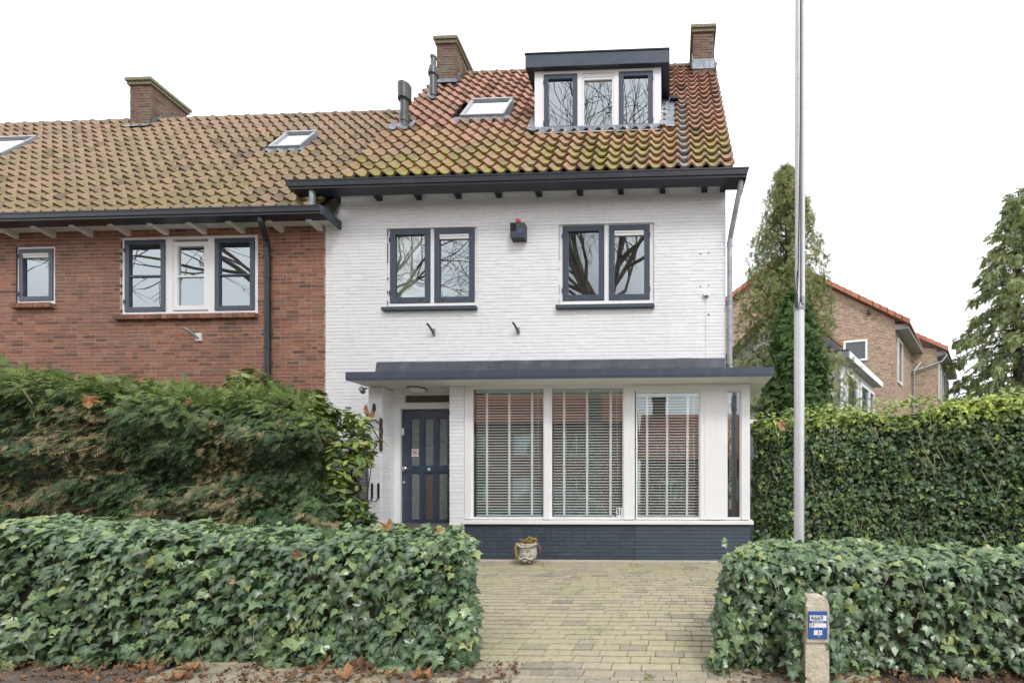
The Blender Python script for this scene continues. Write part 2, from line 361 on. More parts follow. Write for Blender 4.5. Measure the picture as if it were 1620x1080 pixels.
# ------------------------------------------------------------------ ground
def gz(y): return 0.0 if y > 6.55 else (-.25 if y < 2.85 else -.25 + .25 * (y - 2.85) / 3.7)
def strip(name, x0, x1, ys, mat, dz=0.0, nx=1, z=None):
    m = MB(); xs = [x0 + (x1-x0)*i/nx for i in range(nx+1)]
    vs = [(x, y, (gz(y) if z is None else z) + dz) for y in ys for x in xs]
    fs = [(j*(nx+1)+i, j*(nx+1)+i+1, (j+1)*(nx+1)+i+1, (j+1)*(nx+1)+i) for j in range(len(ys)-1) for i in range(nx)]
    m.add(vs, fs); return struct(name, m, mat)
strip('ground', -600, 600, [-600, -60, -20, -7.5, 0, 2.85, 3.6, 4.6, 5.6, 6.55, 9, 20, 100, 900], GROUND, -.06)
strip('lawn', -60, 60, [12, 60], GRASS, -.03)
strip('road', -80, 80, [-6.6, -1.6], ASPH, .0, z=-.37)
strip('pavement', -60, 60, [-1.45, 2.1], FLAG, .002)
struct('kerb', MB().box(-60, 60, -1.6, -1.45, -.38, -.246), KERB)
strip('far_pavement', -60, 60, [-9.5, -6.6], FLAG, .006)
# driveway with paving bricks
XD0, XD1 = -3.35, 1.3
dw = strip('driveway', XD0, XD1, [2.2, 2.85, 3.6, 4.6, 5.6, 6.5], PAVEJ, -.022)
pb = []
y = 2.35; row = 0
while y < 6.46:
    x = XD0 - R.random() * .2
    wrow = .105
    if row == 4: wrow = .052
    while x < XD1:
        l = .2 if R.random() < .8 else .135
        a, b = max(x, XD0), min(x + l, XD1)
        if b - a > .03:
            zt = gz(y + wrow/2) - .004 + R.uniform(-.003, .003) + .004 * noise.noise((x*2, y*2, 0))
            t = min(1, max(0, R.gauss(.55, .2)))
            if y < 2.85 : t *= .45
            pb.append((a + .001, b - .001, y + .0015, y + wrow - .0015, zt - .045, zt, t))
        x += l + .003
    y += wrow + .001; row += 1
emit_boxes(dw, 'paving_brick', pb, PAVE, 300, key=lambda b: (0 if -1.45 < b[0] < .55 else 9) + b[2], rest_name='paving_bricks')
struct('threshold_strip', MB().box(-3.3, 1.2, 6.45, 6.56, -.05, .012), pm('pale_mortar_edge', [(.5, .46, .4)], .9, 20, .2))

# ------------------------------------------------------------------ windows
def window(house, X0, X1, Z0, Z1, Y, sashes, fmat=WHITE, depth=.11, glass=GLASS, sill=None, fy=None, label=None):
    """frame with sashes (x0,x1,z0,z1,border,mat,[muntin z],vent) ; frame face at Y"""
    m = MB(); sx = sorted(sashes)
    zt = max(s[3] for s in sashes); zb = min(s[2] for s in sashes)
    m.box(X0, X1, Y, Y+depth, zt, Z1); m.box(X0, X1, Y+.001, Y+depth-.001, Z0, zb)
    xs = [X0] + [v for s in sx for v in (s[0], s[1])] + [X1]
    for a, b in zip(xs[::2], xs[1::2]): m.box(a, b, Y+.002, Y+depth-.002, zb, zt)
    w = obj('window', m, fmat, house, o=((X0+X1)/2, Y, Z0), label=label)
    for (a, b, c, d, br, sm, mun, vent) in sx:
        s = MB(); f = Y - .012 if sm is not WHITE else Y + .006
        s.box(a+.004, b-.004, f, f+.055, d-br, d-.004); s.box(a+.004, b-.004, f+.001, f+.054, c+.004, c+br)
        s.box(a+.004, a+br, f+.002, f+.053, c+br, d-br); s.box(b-br, b-.004, f+.002, f+.053, c+br, d-br)
        for mz in mun: s.box(a+br, b-br, f+.006, f+.05, mz-.012, mz+.012)
        obj('sash', s, sm, w)
        if sm is not WHITE:
            for hz_ in (c + (d-c)*.14, c + (d-c)*.86):
                hx = a if (a+b)/2 < (X0+X1)/2 else b
                obj('hinge', MB().tube([(hx, f-.006, hz_-.035), (hx, f-.006, hz_+.035)], .008, 6), sm, w)
            if d - c > .9 and not mun:
                for q in (.22, .76): obj('screw_plug', MB().tube([(a+(b-a)*q, f-.004, c+br*.5), (a+(b-a)*q, f+.002, c+br*.5)], .012, 8), BLACKM, w)
        zc = [c+br] + list(mun) + [d-br]
        for p, q in zip(zc, zc[1:]):
            # a pane is never quite flat nor quite square to its frame
            ty = R.uniform(-.0012, .0012); tz = R.uniform(-.0015, .0015)
            g = MB().add([(a+br, f+.03, p), (b-br, f+.03+ty, p), (b-br, f+.03+ty+tz, q), (a+br, f+.03+tz, q)], [(0,1,2,3)])
            obj('pane', g, glass, w)
        if vent:
            v = MB(); v.box(a+br+.004, b-br-.004, f+.004, f+.028, d-br-.075, d-br-.038); v.box(a+br+.004, b-br-.004, f-.002, f+.028, d-br-.034, d-br-.004)
            obj('vent_grille', v, WHITE, w); obj('vent_slot', MB().box(a+br+.01, b-br-.01, f+.012, f+.03, d-br-.038, d-br-.034), BLACKM, w)
    if sill: obj('sill', sill, NAVYB, w)
    return w

# ------------------------------------------------------------------ white house
H = thing('terraced_house', 'white painted brick end house with orange tiled roof, navy trim and a bay window', 'house', (-2.4, 7.12, 0))
YM = 7.12
XL, XR = -5.72, .87
w1 = (-4.681, -3.169, 4.10, 5.40); w2 = (-1.824, -.274, 4.09, 5.385); doorh = (-4.41, -3.36, 0, 2.70); bayh = (-3.1, .87, 0, 2.63)
fw = MB()
for c_ in grid_cells(XL, XR, -.1, 6.10, [w1, w2, doorh, bayh]): fw.box(c_[0], c_[1], YM+.0055, YM+.3, c_[2], c_[3])
front = obj('front_wall', fw, WMORT, H)
wb = brick_boxes(XL, XR, -.06, 6.03, YM, YM+.04, [w1, w2, (-4.63, .9, -.1, 2.62)], hj=.0012, joint=.0080, jit=.0020)
grey = [b for b in wb if b[4] < 1.68 and b[0] < -4.6]; white = [b for b in wb if not (b[4] < 1.68 and b[0] < -4.6)]
emit_boxes(front, 'brick', white, WBRICK, 300, key=lambda b: (b[1]-b[0] < .19, abs(b[4]-3.9) + .3*abs((b[0]+2.4)/3)), rest_name='bricks')
emit_boxes(front, 'grey_brick', grey, GBRICK, 0, rest_name='grey_bricks')
# rest of the shell, interior
sh = MB()
sh.box(XR-.3, XR-.002, YM+.3, 12.5, 0, 5.95); sh.box(XL, XL+.3, YM+.3, 12.5, 0, 5.95); sh.box(XL+.3, XR-.3, 12.2, 12.5, 0, 5.95)
obj('side_walls', sh, WMORT, H)
gb = MB()
for xx in (XR-.3, -5.1): gb.prism([(7.4, 5.951), (12.3, 5.951), (9.78, 10.2)], xx+.01, xx+.28, 'x')
obj('gable', gb, WMORT, H)
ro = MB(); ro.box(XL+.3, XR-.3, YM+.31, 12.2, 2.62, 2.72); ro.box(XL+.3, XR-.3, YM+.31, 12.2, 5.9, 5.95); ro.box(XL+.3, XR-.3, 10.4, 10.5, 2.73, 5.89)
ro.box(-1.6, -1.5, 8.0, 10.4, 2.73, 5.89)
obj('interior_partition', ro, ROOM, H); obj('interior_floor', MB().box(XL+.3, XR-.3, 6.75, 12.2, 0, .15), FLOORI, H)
def sash2(a, b, c, d, vent=False, mat_=NAVY, br=.092, mun=()): return (a, b, c, d, br, mat_, list(mun), vent)
def sillm(x0, x1, z0, z1, y0=7.05, ):
    return MB().prism([(y0, z0), (y0, z1-.012), (7.2, z1), (7.2, z0)], x0, x1, 'x')
window(H, -4.681, -3.169, 4.10, 5.40, YM+.03, [sash2(-4.647, -3.965, 4.152, 5.370), sash2(-3.901, -3.224, 4.15, 5.362, True)],
       sill=sillm(-4.735, -3.165, 4.005, 4.068), label='left upper window with navy sashes over the front door')
window(H, -1.824, -.274, 4.09, 5.385, YM+.03, [sash2(-1.770, -1.086, 4.145, 5.362), sash2(-1.014, -.347, 4.142, 5.355, True)],
       sill=sillm(-1.86, -.27, 3.99, 4.055), label='right upper window with navy sashes over the bay')
# bay: base wall, sill, frames
BY = 6.6
base = obj('bay_base_wall', MB().box(-3.13, 1.165, BY+.004, BY+.2, -.08, .535).box(.96, 1.165, BY+.2, 7.1, -.08, .535), NAVYB, H)
bb = brick_boxes(-3.135, -.535, -.05, .53, BY-.004, BY+.03, hj=.003, joint=.006, jit=.0012)
bb2 = brick_boxes(-.532, 1.17, -.05, .53, BY-.012, BY+.03, hj=.002, joint=.005, jit=.001)
emit_boxes(base, 'brick', bb, NAVYB, 150, rest_name='bricks'); emit_boxes(base, 'brick', bb2, NAVY2, 100, rest_name='bricks')
obj('bay_sill', MB().prism([(BY-.05, .542), (BY-.05, .59), (BY+.12, .612), (BY+.12, .538)], -3.14, 1.21, 'x').box(1.0, 1.205, BY+.12, 7.2, .538, .606), WHITE, H)
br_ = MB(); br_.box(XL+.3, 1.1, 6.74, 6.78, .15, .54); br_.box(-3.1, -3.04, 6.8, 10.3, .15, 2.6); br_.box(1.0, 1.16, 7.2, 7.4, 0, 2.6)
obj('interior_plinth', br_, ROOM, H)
fy = BY
bayfr = MB()
bayfr.box(-3.13, 1.165, fy+.01, fy+.16, 2.605, 2.655)                 # head
bayfr.box(-3.132, -3.035, fy, fy+.1, .612, 2.604)
bayfr.box(-1.912, -1.825, fy-.004, fy+.1, .612, 2.604)
bayfr.box(-.708, -.547, fy, fy+.1, .612, 2.604)
bayfr.box(-.547, 1.165, fy-.006, fy+.1, 2.53, 2.604)
bayfr.box(.433, .498, fy-.006, fy+.1, .612, 2.53)
bayfr.box(.498, .73, fy-.012, fy+.1, .612, 2.53)
bayfr.box(.73, .816, fy-.006, fy+.1, .612, 2.53)
bayfr.box(1.04, 1.165, fy-.006, fy+.125, .612, 2.53)
bay = obj('bay_window', bayfr, WHITE, H, label='large white framed bay window with three wide panes and one narrow pane')
def beads(x0, x1, z0, z1):
    b = MB(); w = .022
    b.box(x0, x1, fy+.022, fy+.05, z0, z0+.035); b.box(x0, x1, fy+.022, fy+.05, z1-w, z1)
    b.box(x0, x0+w, fy+.022, fy+.05, z0+.035, z1-w); b.box(x1-w, x1, fy+.022, fy+.05, z0+.035, z1-w)
    obj('glazing_bead', b, WHITE, bay)
    t = R.uniform(-.002, .002)
    obj('pane', MB().add([(x0+.01, fy+.04, z0+.02), (x1-.01, fy+.04+t, z0+.02), (x1-.01, fy+.04+t, z1-.01), (x0+.01, fy+.04, z1-.01)], [(0,1,2,3)]), GLASSB, bay)
PANES = [(-3.035, -1.912, .612, 2.605), (-1.825, -.708, .612, 2.605), (-.53, .433, .612, 2.53), (.816, 1.04, .612, 2.53)]
for p in PANES: beads(*p)
side = MB(); side.box(1.12, 1.16, fy+.16, 7.1, 2.45, 2.6)
obj('side_rail', side, WHITE, bay)
obj('pane', MB().add([(1.14, fy+.14, .61), (1.14, 7.1, .61), (1.14, 7.1, 2.45), (1.14, fy+.14, 2.45)], [(0,1,2,3)]), GLASSB, bay)
tp = lambda a, b, z0, z1: None
# number 31 sign
def text_mesh(body, size, mat, loc, parent, depth=.0015, name='lettering', bold=0, sx=1, rot=None):
    cu = bpy.data.curves.new(name, 'FONT'); cu.body = body; cu.size = size; cu.extrude = depth; cu.align_x = 'CENTER'; cu.align_y = 'CENTER'; cu.offset = bold
    tmp = bpy.data.objects.new('tmp', cu); C.objects.link(tmp)
    dg = bpy.context.evaluated_depsgraph_get(); me = bpy.data.meshes.new_from_object(tmp.evaluated_get(dg)); bpy.data.objects.remove(tmp)
    me.transform(Matrix.Diagonal((sx, 1, 1, 1)))
    me.materials.clear(); me.materials.append(mat)
    o = bpy.data.objects.new(name, me); C.objects.link(o); WO[o] = Vector(loc); place(o, Vector(loc), parent)
    o.rotation_euler = (math.radians(90), 0, 0); return o
nb = thing('house_number_sign', 'small white plate with black number 31 in the corner of the bay window', 'sign', (-.778, BY+.03, .72))
obj('plate', MB().box(-.825, -.735, BY+.030, BY+.034, .652, .785), PLW, nb)
text_mesh('31', .135, INK, (-.78, BY+.028, .718), nb, .001, bold=.003, sx=.62)
# blinds
def blind(x0, x1, z0, z1, lab):
    bl = thing('venetian_blind', lab, 'blind', ((x0+x1)/2, BY+.13, z0), 'venetian blinds in the bay window')
    yb = BY + .115; n = int((z1 - z0 - .05) / .0425)
    me = None
    ang = math.radians(-20); w = .024
    for i in range(n):
        z = z0 + .02 + i * .0425
        m = MB(); cs, sn = math.cos(ang)*w/2, math.sin(ang)*w/2
        if me is None:
            m.add([(x0+.006, -cs, sn), (x1-.006, -cs, sn), (x1-.006, 0, .003), (x0+.006, 0, .003), (x1-.006, cs, -sn), (x0+.006, cs, -sn),
                   (x0+.006, -cs, sn-.010), (x1-.006, -cs, sn-.010), (x1-.006, cs, -sn-.003), (x0+.006, cs, -sn-.003)],
                  [(0,1,2,3), (3,2,4,5), (6,9,8,7), (0,6,7,1), (5,4,8,9)])
            m.v = [(a-(x0+x1)/2, b, c) for a, b, c in m.v]
            me = bpy.data.meshes.new('slat'); me.from_pydata(m.v, [], m.f); at = me.attributes.new('tint', 'FLOAT', 'POINT'); me.materials.append(SLAT)
        o = bpy.data.objects.new('slat', me); C.objects.link(o); p = Vector(((x0+x1)/2, yb, z)); WO[o] = p; place(o, p, bl)
        o.rotation_euler = (R.uniform(-.05, .05), R.uniform(-.0015, .0015), 0)
    lean = R.uniform(-.02, .02)
    for k, q in enumerate((.165, .49, .82)):
        x = x0 + (x1-x0)*q
        t = MB(); t.add([(x-.018+lean*k*.5, yb-.03, z0), (x+.018+lean*k*.5, yb-.03, z0), (x+.018, yb-.03, z1-.05), (x-.018, yb-.03, z1-.05)], [(0,1,2,3)])
        obj('ladder_tape', t, TAPE, bl)
    obj('headrail', MB().box(x0+.004, x1-.004, yb-.035, yb+.03, z1-.055, z1-.005), SLAT, bl)
    obj('bottom_rail', MB().box(x0+.006, x1-.006, yb-.026, yb+.026, z0-.006, z0+.010), SLAT, bl)
    x = x0 + (x1-x0)*.9
    obj('pull_cord', MB().tube([(x, yb-.04, z1-.06), (x+.004, yb-.04, z0+(z1-z0)*.45)], .0025, 4).tube([(x+.02, yb-.04, z1-.06), (x+.02, yb-.04, z0+(z1-z0)*.3)], .0025, 4), SLAT, bl)
blind(-3.0, -1.93, .66, 2.60, 'mint white venetian blind with wide tapes in the bay pane beside the front door')
blind(-1.81, -.72, .66, 2.60, 'mint white venetian blind in the middle bay pane, above the number 31')
blind(-.52, .42, .66, 2.53, 'narrower mint white venetian blind in the right bay pane, beside the white panel')
# plant in the narrow window
pl = thing('pot_plant', 'long leaved green house plant in a grey pot behind the narrow bay pane', 'plant', (.88, 6.95, .15))
obj('pot', MB().lathe([(.07, .45), (.1, .75), (.105, .76), (.09, .75)], .88, 6.92, 16), pm('grey_pot', [(.09, .10, .11)], .5, 5, .1), pl, smooth=False)
pf = MB(); pf.tube([(.88, 6.92, .7), (.89, 6.92, 1.8)], .012, 6)
for k in range(34):
    z = .8 + k*.03; a = k*2.4; l = R.uniform(.16, .28); c0 = Vector((.885, 6.92, z)); d = Vector((math.cos(a), math.sin(a)*.4, .5)).normalized()
    s_ = d.cross(Vector((0,0,1))).normalized()*.014; e = c0 + d*l*.6; t = c0 + d*l + Vector((0,0,-.10))
    pf.add([c0, e+s_, t, e-s_], [(0,1,2,3)], R.random())
obj('leaves', pf, pm('house_plant_leaf', [(.02, .05, .02), (.04, .09, .03)], .4, 20, .2), pl)
# porch: pillars, door, transom
def pillar(name, x0, x1, y0, y1, z0, z1):
    p = obj(name, MB().box(x0+.006, x1-.006, y0+.006, y1, z0, z1), WMORT, H)
    bx = []; z = z0; k = 0
    while z < z1-.01:
        zt = min(z+.056, z1)-.0085
        j = R.uniform(-.002, .002)
        bx.append((x0+j, x1+R.uniform(-.002, .002), y0+R.uniform(-.002, .002), y0+(.10 if k % 2 else .2), z, zt, R.random()))
        yy = y0+(.10 if k % 2 else .2)+.003
        while yy < y1-.01:
            l = min(.2, y1-yy); bx.append((x0+.004, x1+R.uniform(-.002, .002), yy, yy+l, z, zt, R.random())); yy += l+.003
        z += .056; k += 1
    emit_boxes(p, 'brick', bx, WBRICK, 300, rest_name='bricks'); return p
pillar('porch_pillar', -4.626, -4.409, BY, 6.93, .0, 2.63)
pillar('porch_pillar', -3.366, -3.138, BY, 6.93, .13, 2.63)
obj('pillar_plinth', MB().box(-3.37, -3.137, BY-.004, 6.93, -.05, .13), NAVYB, H)
obj('porch_head', MB().box(-4.409, -3.366, 6.86, 6.98, 2.60, 2.68), WHITE, H)
df = MB()
df.box(-4.409, -4.315, 6.90, 7.02, .1, 2.60); df.box(-3.46, -3.366, 6.90, 7.02, .1, 2.60); df.box(-4.315, -3.46, 6.901, 7.019, 2.355, 2.455); df.box(-4.315, -3.46, 6.901, 7.019, 2.575, 2.6)
df.box(-4.315, -4.255, 6.91, 7.01, 2.455, 2.575)
dframe = obj('door_frame', df, WHITE, H)
obj('transom_pane', MB().box(-4.255, -3.46, 6.95, 6.96, 2.455, 2.575), FROSTB, dframe)
obj('sill_step', MB().box(-4.409, -3.366, 6.7, 7.05, -.02, .12), KERB, dframe)
dm = MB(); D0, D1 = 6.935, 6.98
xsd = [(-4.312, -4.173), (-4.018, -3.946), (-3.792, -3.72), (-3.565, -3.463)]
dm.box(-4.312, -3.463, D0, D1, 2.215, 2.35); dm.box(-4.173, -3.565, D0+.001, D1, 1.345, 1.445); dm.box(-4.312, -3.463, D0, D1, .125, .587)
dm.box(-4.312, -4.173, D0+.0005, D1, .587, 2.215); dm.box(-3.565, -3.463, D0+.0005, D1, .587, 2.215)
for a, b in xsd[1:3]:
    dm.box(a, b, D0+.002, D1, .587, 1.345); dm.box(a, b, D0+.002, D1, 1.445, 2.215)
door = obj('front_door', dm, NAVY, H, label='navy front door with six obscured glass panels')
for i, (a, b) in enumerate([(-4.173, -4.018), (-3.946, -3.792), (-3.72, -3.565)]):
    for c_, d_ in ((.587, 1.345), (1.445, 2.215)):
        obj('door_pane', MB().box(a, b, D0+.02, D0+.03, c_, d_, tint=R.random()), FROSTB if (i == 1 and c_ < 1) else FROST, door)
        q = MB(); q.box(a, a+.01, D0+.006, D0+.02, c_, d_); q.box(b-.01, b, D0+.006, D0+.02, c_, d_); q.box(a+.01, b-.01, D0+.006, D0+.02, c_, c_+.01); q.box(a+.01, b-.01, D0+.006, D0+.02, d_-.01, d_)
        obj('panel_moulding', q, NAVY, door)
obj('knob', MB().tube([(-4.243, D0, 1.402), (-4.243, D0-.03, 1.402), (-4.243, D0-.032, 1.402), (-4.243, D0-.055, 1.402), (-4.243, D0-.065, 1.402)], [.03, .014, .032, .036, .02], 14), STEEL, door, smooth=False)
obj('lock', MB().tube([(-4.272, D0+.002, 1.19), (-4.272, D0-.016, 1.19)], .026, 14), STEEL, door)
for z in (2.0, .45): obj('hinge_plate', MB().box(-4.312, -4.276, D0-.004, D0+.002, z-.055, z+.055), PLW, door)
obj('letter_box', MB().box(-4.122, -3.66, D0-.012, D0+.003, .395, .475).box(-4.02, -3.76, D0-.018, D0-.01, .41, .46), STEEL, door)
st = obj('no_hawkers_sticker', MB().box(-4.172, -4.05, D0+.014, D0+.017, 1.60, 1.725), PLW, door)
RED = pm('red_print', [(.55, .03, .04)], .5, 5, 0)
rg = MB(); n = 24; cx, cz = -4.111, 1.668
for r0, r1, mm_ in ((.040, .050, 0),):
    vs = [(cx+r*math.cos(2*math.pi*k/n), D0+.0125, cz+r*math.sin(2*math.pi*k/n)) for r in (r0, r1) for k in range(n)]
    rg.add(vs, [(k, (k+1) % n, n+(k+1) % n, n+k) for k in range(n)])
rg.add([(cx-.034, D0+.0122, cz+.028), (cx-.028, D0+.0122, cz+.034), (cx+.034, D0+.0122, cz-.028), (cx+.028, D0+.0122, cz-.034)], [(0,1,2,3)])
obj('red_ring', rg, RED, door); obj('hand_symbol', MB().box(cx-.018, cx+.018, D0+.0128, D0+.0135, cz-.014, cz+.014), INK, door)
obj('small_sticker', MB().box(-3.89, -3.845, D0-.003, D0+.002, 1.375, 1.42), pm('mint_sticker', [(.35, .62, .60)], .5, 5, 0), door)
# canopy
CX0, CX1 = -4.672, 1.421
cn = obj('canopy', MB().prism([(6.2, 2.625), (6.2, 2.722), (7.118, 2.80), (7.118, 2.66), (6.22, 2.628)][:4] + [], CX0, .869, 'x').prism([(6.2, 2.625), (6.2, 2.722), (7.8, 2.80), (7.8, 2.70)], .869, CX1, 'x'), BITUM, H)
obj('canopy_edge', MB().box(CX0-.006, CX1+.006, 6.188, 6.2, 2.640, 2.738).box(CX0-.003, CX1+.003, 6.193, 6.2, 2.612, 2.640), NAVY, H)
sf = MB(); sf.add([(CX0+.01, 6.201, 2.620), (CX1-.01, 6.201, 2.620), (CX1-.01, 7.8, 2.66), (CX0+.01, 7.12, 2.66)], [(0,1,2,3)])
obj('canopy_soffit', sf, SOFFIT, H)
fl = MB(); n = 60
vs = []; 
for i in range(n+1):
    x = -4.63 + 5.45*i/n; w = .02*noise.noise((x*2.2, 0, 3)); 
    vs += [(x, 6.74, 2.76), (x, 6.76 + w*.5, 2.93+w), (x, 6.79, 3.07+w*.35), (x, 7.119, 3.10)]
fl.add(vs, [(i*4+j, (i+1)*4+j, (i+1)*4+j+1, i*4+j+1) for i in range(n) for j in range(3)])
fl.add([(-4.63, 6.74, 2.7), (-4.63, 6.79, 3.065), (-4.63, 7.119, 3.10), (-4.63, 7.119, 2.7)], [(0,1,2,3)]); fl.add([(.82, 6.74, 2.7), (.82, 6.79, 3.065), (.82, 7.119, 3.10), (.82, 7.119, 2.7)], [(3,2,1,0)])
obj('canopy_upstand', fl, BITUM, H)
lt = thing('porch_light', 'round white opal ceiling light under the canopy above the front door', 'lamp', (-3.94, 6.72, 2.63))
obj('lamp_shade', MB().lathe([(.02, -.075), (.08, -.065), (.125, -.035), (.135, -.012)], -3.94, 6.72, 24, 2.63), LAMPW, lt, smooth=True)
obj('lamp_rim', MB().lathe([(.125, -.018), (.14, -.012), (.14, .0), (.12, .002)], -3.94, 6.72, 24, 2.632), RUST, lt)
# ------------------------------------------------------------------ roof
TAN = 1.5; PIT = math.atan(TAN); CP, SP = math.cos(PIT), math.sin(PIT)
TW, TG = .215, .27
def tile_z(u):
    t = u/TW*2*math.pi
    return .062*((1+math.cos(t-.5+.25*math.sin(t-.5)))/2)**1.45 - .022
def tile_proto(front=.036, W=TW, Lg=TG+.045):
    """one S-shaped pantile: local x across, y up the slope, z out of the roof"""
    n = 12; xs = [W*(i/(n-1))*1.06 - .0065 for i in range(n)]
    def pz(u):
        t = u / W * 2 * math.pi
        return tile_z(u)
    V = []; T = []; ve = []
    for i, x in enumerate(xs):
        z = pz(x); tr = max(0, min(1, .55 - z/.05))
        V += [(x, 0, z+.055), (x, Lg, z+.002), (x, .006, z+.055-front), (x, .07, z+.044-front)]; ve += [tr, tr, tr*.3, 0]
    for i in range(n-1):
        a, b = i*4, (i+1)*4
        for q in ((a, b, b+1, a+1), (a+2, b+2, b, a), (a+3, b+3, b+2, a+2)):
            T += [(q[0], q[1], q[2]), (q[0], q[2], q[3])]
    return np.array(V), np.array(T), np.array(ve)
TP = tile_proto()
def tile_mesh(mat, t, cache={}):
    k = (mat.name, t)
    if k not in cache:
        me = bpy.data.meshes.new('roof_tile'); me.from_pydata([tuple(v) for v in TP[0]], [], [tuple(int(i) for i in f) for f in TP[1]])
        me.attributes.new('tint', 'FLOAT', 'POINT').data.foreach_set('value', [t/7]*len(TP[0])); me.attributes.new('vein', 'FLOAT', 'POINT').data.foreach_set('value', TP[2].astype(np.float32))
        me.materials.append(mat); me.shade_smooth(); me.set_sharp_from_angle(angle=math.radians(40)) if hasattr(me, 'set_sharp_from_angle') else None
        cache[k] = me
    return cache[k]
def tiled_slope(house, x0, x1, v0, v1, Y0, Z0, mat, cuts, rank, off=0.0, xskip=None):
    S = lambda u, v, n_=0: Vector((u, Y0 + v*CP - n_*SP, Z0 + v*SP + n_*CP))
    dk = MB()
    pts = []
    for c_ in grid_cells(x0+.03, x1-.03, v0+.06, v1, cuts):
        q = [S(c_[0], c_[2], -.015), S(c_[1], c_[2], -.015), S(c_[1], c_[3], -.015), S(c_[0], c_[3], -.015)]
        q2 = [p - Vector((0, -SP, CP))*.08 for p in q]
        dk.add(q+q2, [(0,1,2,3), (7,6,5,4), (0,4,5,1), (1,5,6,2), (2,6,7,3), (3,7,4,0)])
    roof = obj('roof', dk, UNDER, house)
    tiles = []
    rows = int(round((v1-v0)/TG)); g = (v1-v0)/rows; cols = int(round((x1-x0)/TW)); w = (x1-x0)/cols
    for r in range(rows):
        for c_ in range(cols):
            u, v = x0+c_*w, v0+r*g; cu, cv = u+w/2, v+g/2
            if any(h[0]-w*.35 < cu < h[1]+w*.35 and h[2]-.03 < cv < h[3] for h in cuts): continue
            if xskip and xskip(cu, cv): continue
            t = min(1, max(0, R.gauss(.5, .22) + .25*noise.noise((u*.8, v*.8, 1))))
            tiles.append((S(u + R.uniform(-.003, .003), v + R.uniform(-.006, .006), R.uniform(0, .005)), t, R.uniform(-.012, .012), cu, cv))
    tiles.sort(key=lambda a: rank(a[3], a[4]))
    for p, t, a, cu, cv in tiles[:300]:
        o = bpy.data.objects.new('roof_tile', tile_mesh(mat, int(round(t*7)))); C.objects.link(o); WO[o] = p; place(o, p, roof); o.rotation_euler = (PIT + a*.4, 0, a)
    V0, T0, ve = TP; n = len(V0); VV = []; TT = []; tt = []; vv = []
    for k, (p, t, a, cu, cv) in enumerate(tiles[300:]):
        M3 = np.array(Euler((PIT + a*.4, 0, a)).to_matrix()); VV.append(V0 @ M3.T + np.array(p)); TT.append(T0 + k*n); tt.append(np.full(n, t)); vv.append(ve)
    ob = big('roof_tiles', np.vstack(VV), np.vstack(TT), np.concatenate(tt), mat, roof, vein=np.concatenate(vv))
    ob.data.shade_smooth()
    try: ob.data.set_sharp_from_angle(angle=math.radians(40))
    except Exception: pass
    return roof, S
EY, EZ = 6.80, 5.992
RL = 5.40
dcut = (-2.44, -.15, 1.72, 3.15); s1 = (-3.93, -3.09, 2.36, 3.28)
roofM, SM = tiled_slope(H, -5.15, .95, -.06, RL, EY, EZ, TILE, [dcut, s1], lambda u, v: v + (0 if u > -5 else 2))
back = MB(); back.add([(-5.15, 9.8, 10.46), (.95, 9.8, 10.46), (.95, 12.9, 5.8), (-5.15, 12.9, 5.8)], [(3,2,1,0)])
obj('rear_slope', back, TILE2, H)
def ridge(house, x0, x1, y, z, step=.33):
    k = 0; x = x0
    while x < x1 - .1:
        m = MB(); n = 8; e = min(x+step, x1); r0, r1 = .088, .10
        vs = []
        for xx, rr in ((x, r1), (x+.05, r1), (x+.055, r0), (e+.02, r0*.97)):
            for i in range(n+1):
                a = math.pi*i/n*1.2 - .1*math.pi; vs.append((xx, y - rr*math.cos(a), z + rr*math.sin(a) - .02))
        m.add(vs, [(j*(n+1)+i, j*(n+1)+i+1, (j+1)*(n+1)+i+1, (j+1)*(n+1)+i) for j in range(3) for i in range(n)] + [tuple(range(n+1))], R.random())
        obj('ridge_tile', m, RIDGE, house); x += step; k += 1
ridge(H, -4.9, .98, 9.80, 10.47)
# verge board + stepped left edge
vb = MB(); 
q = [SM(.93, -.05, -.1), SM(.95, -.05, -.1), SM(.95, RL, -.1), SM(.93, RL, -.1)]; q2 = [p + Vector((0, -SP, CP))*.09 for p in q]
vb.add(q+q2, [(0,1,2,3), (4,5,6,7), (1,2,6,5), (0,1,5,4), (0,3,7,4)]); obj('verge_board', vb, DARKP, H)
# gutter
def gutter(house, x0, x1, yf, zt, zb, yw, zs, mat, inner, side_l=0, side_r=0):
    m = MB()
    prof = [(yf+.03, zb), (yf+.028, zb+.028), (yf+.012, zb+.034), (yf+.006, zt-.03), (yf, zt-.02), (yf, zt), (yf+.02, zt), (yf+.03, zb+.05), (yw-.03, zb+.05), (yw-.02, zt-.02), (yw, zt-.02), (yw, zb)]
    n = len(prof)
    for xa, xb, sa, sb in ((x0, x1, side_l, side_r),):
        vs = [(xa + sa*(max(0, zt - p[1]))*1.0, p[0], p[1]) for p in prof] + [(xb - sb*(max(0, zt - p[1])), p[0], p[1]) for p in prof]
        m.add(vs, [(i, (i+1) % n, (i+1) % n+n, i+n) for i in range(n)] + [tuple(range(n))[::-1], tuple(range(n, 2*n))])
    return obj('gutter', m, mat, house)
g1 = gutter(H, -6.03, 1.175, 6.68, 5.895, 5.765, 6.90, 5.8, DARKP, ZINC, .35, .35)
obj('gutter_lining', MB().box(-5.95, 1.10, 6.712, 6.86, 5.885, 5.905).box(.95, 1.135, 6.80, 6.88, 5.9, 5.93), ZINC, g1)
obj('gutter_soffit', MB().box(-5.95, 1.12, 6.901, 7.118, 5.985, 6.01).box(.88, 1.12, 7.118, 7.3, 5.985, 6.01).box(1.095, 1.13, 6.901, 7.118, 5.77, 5.984), DARKP, H)
x = -5.62; 
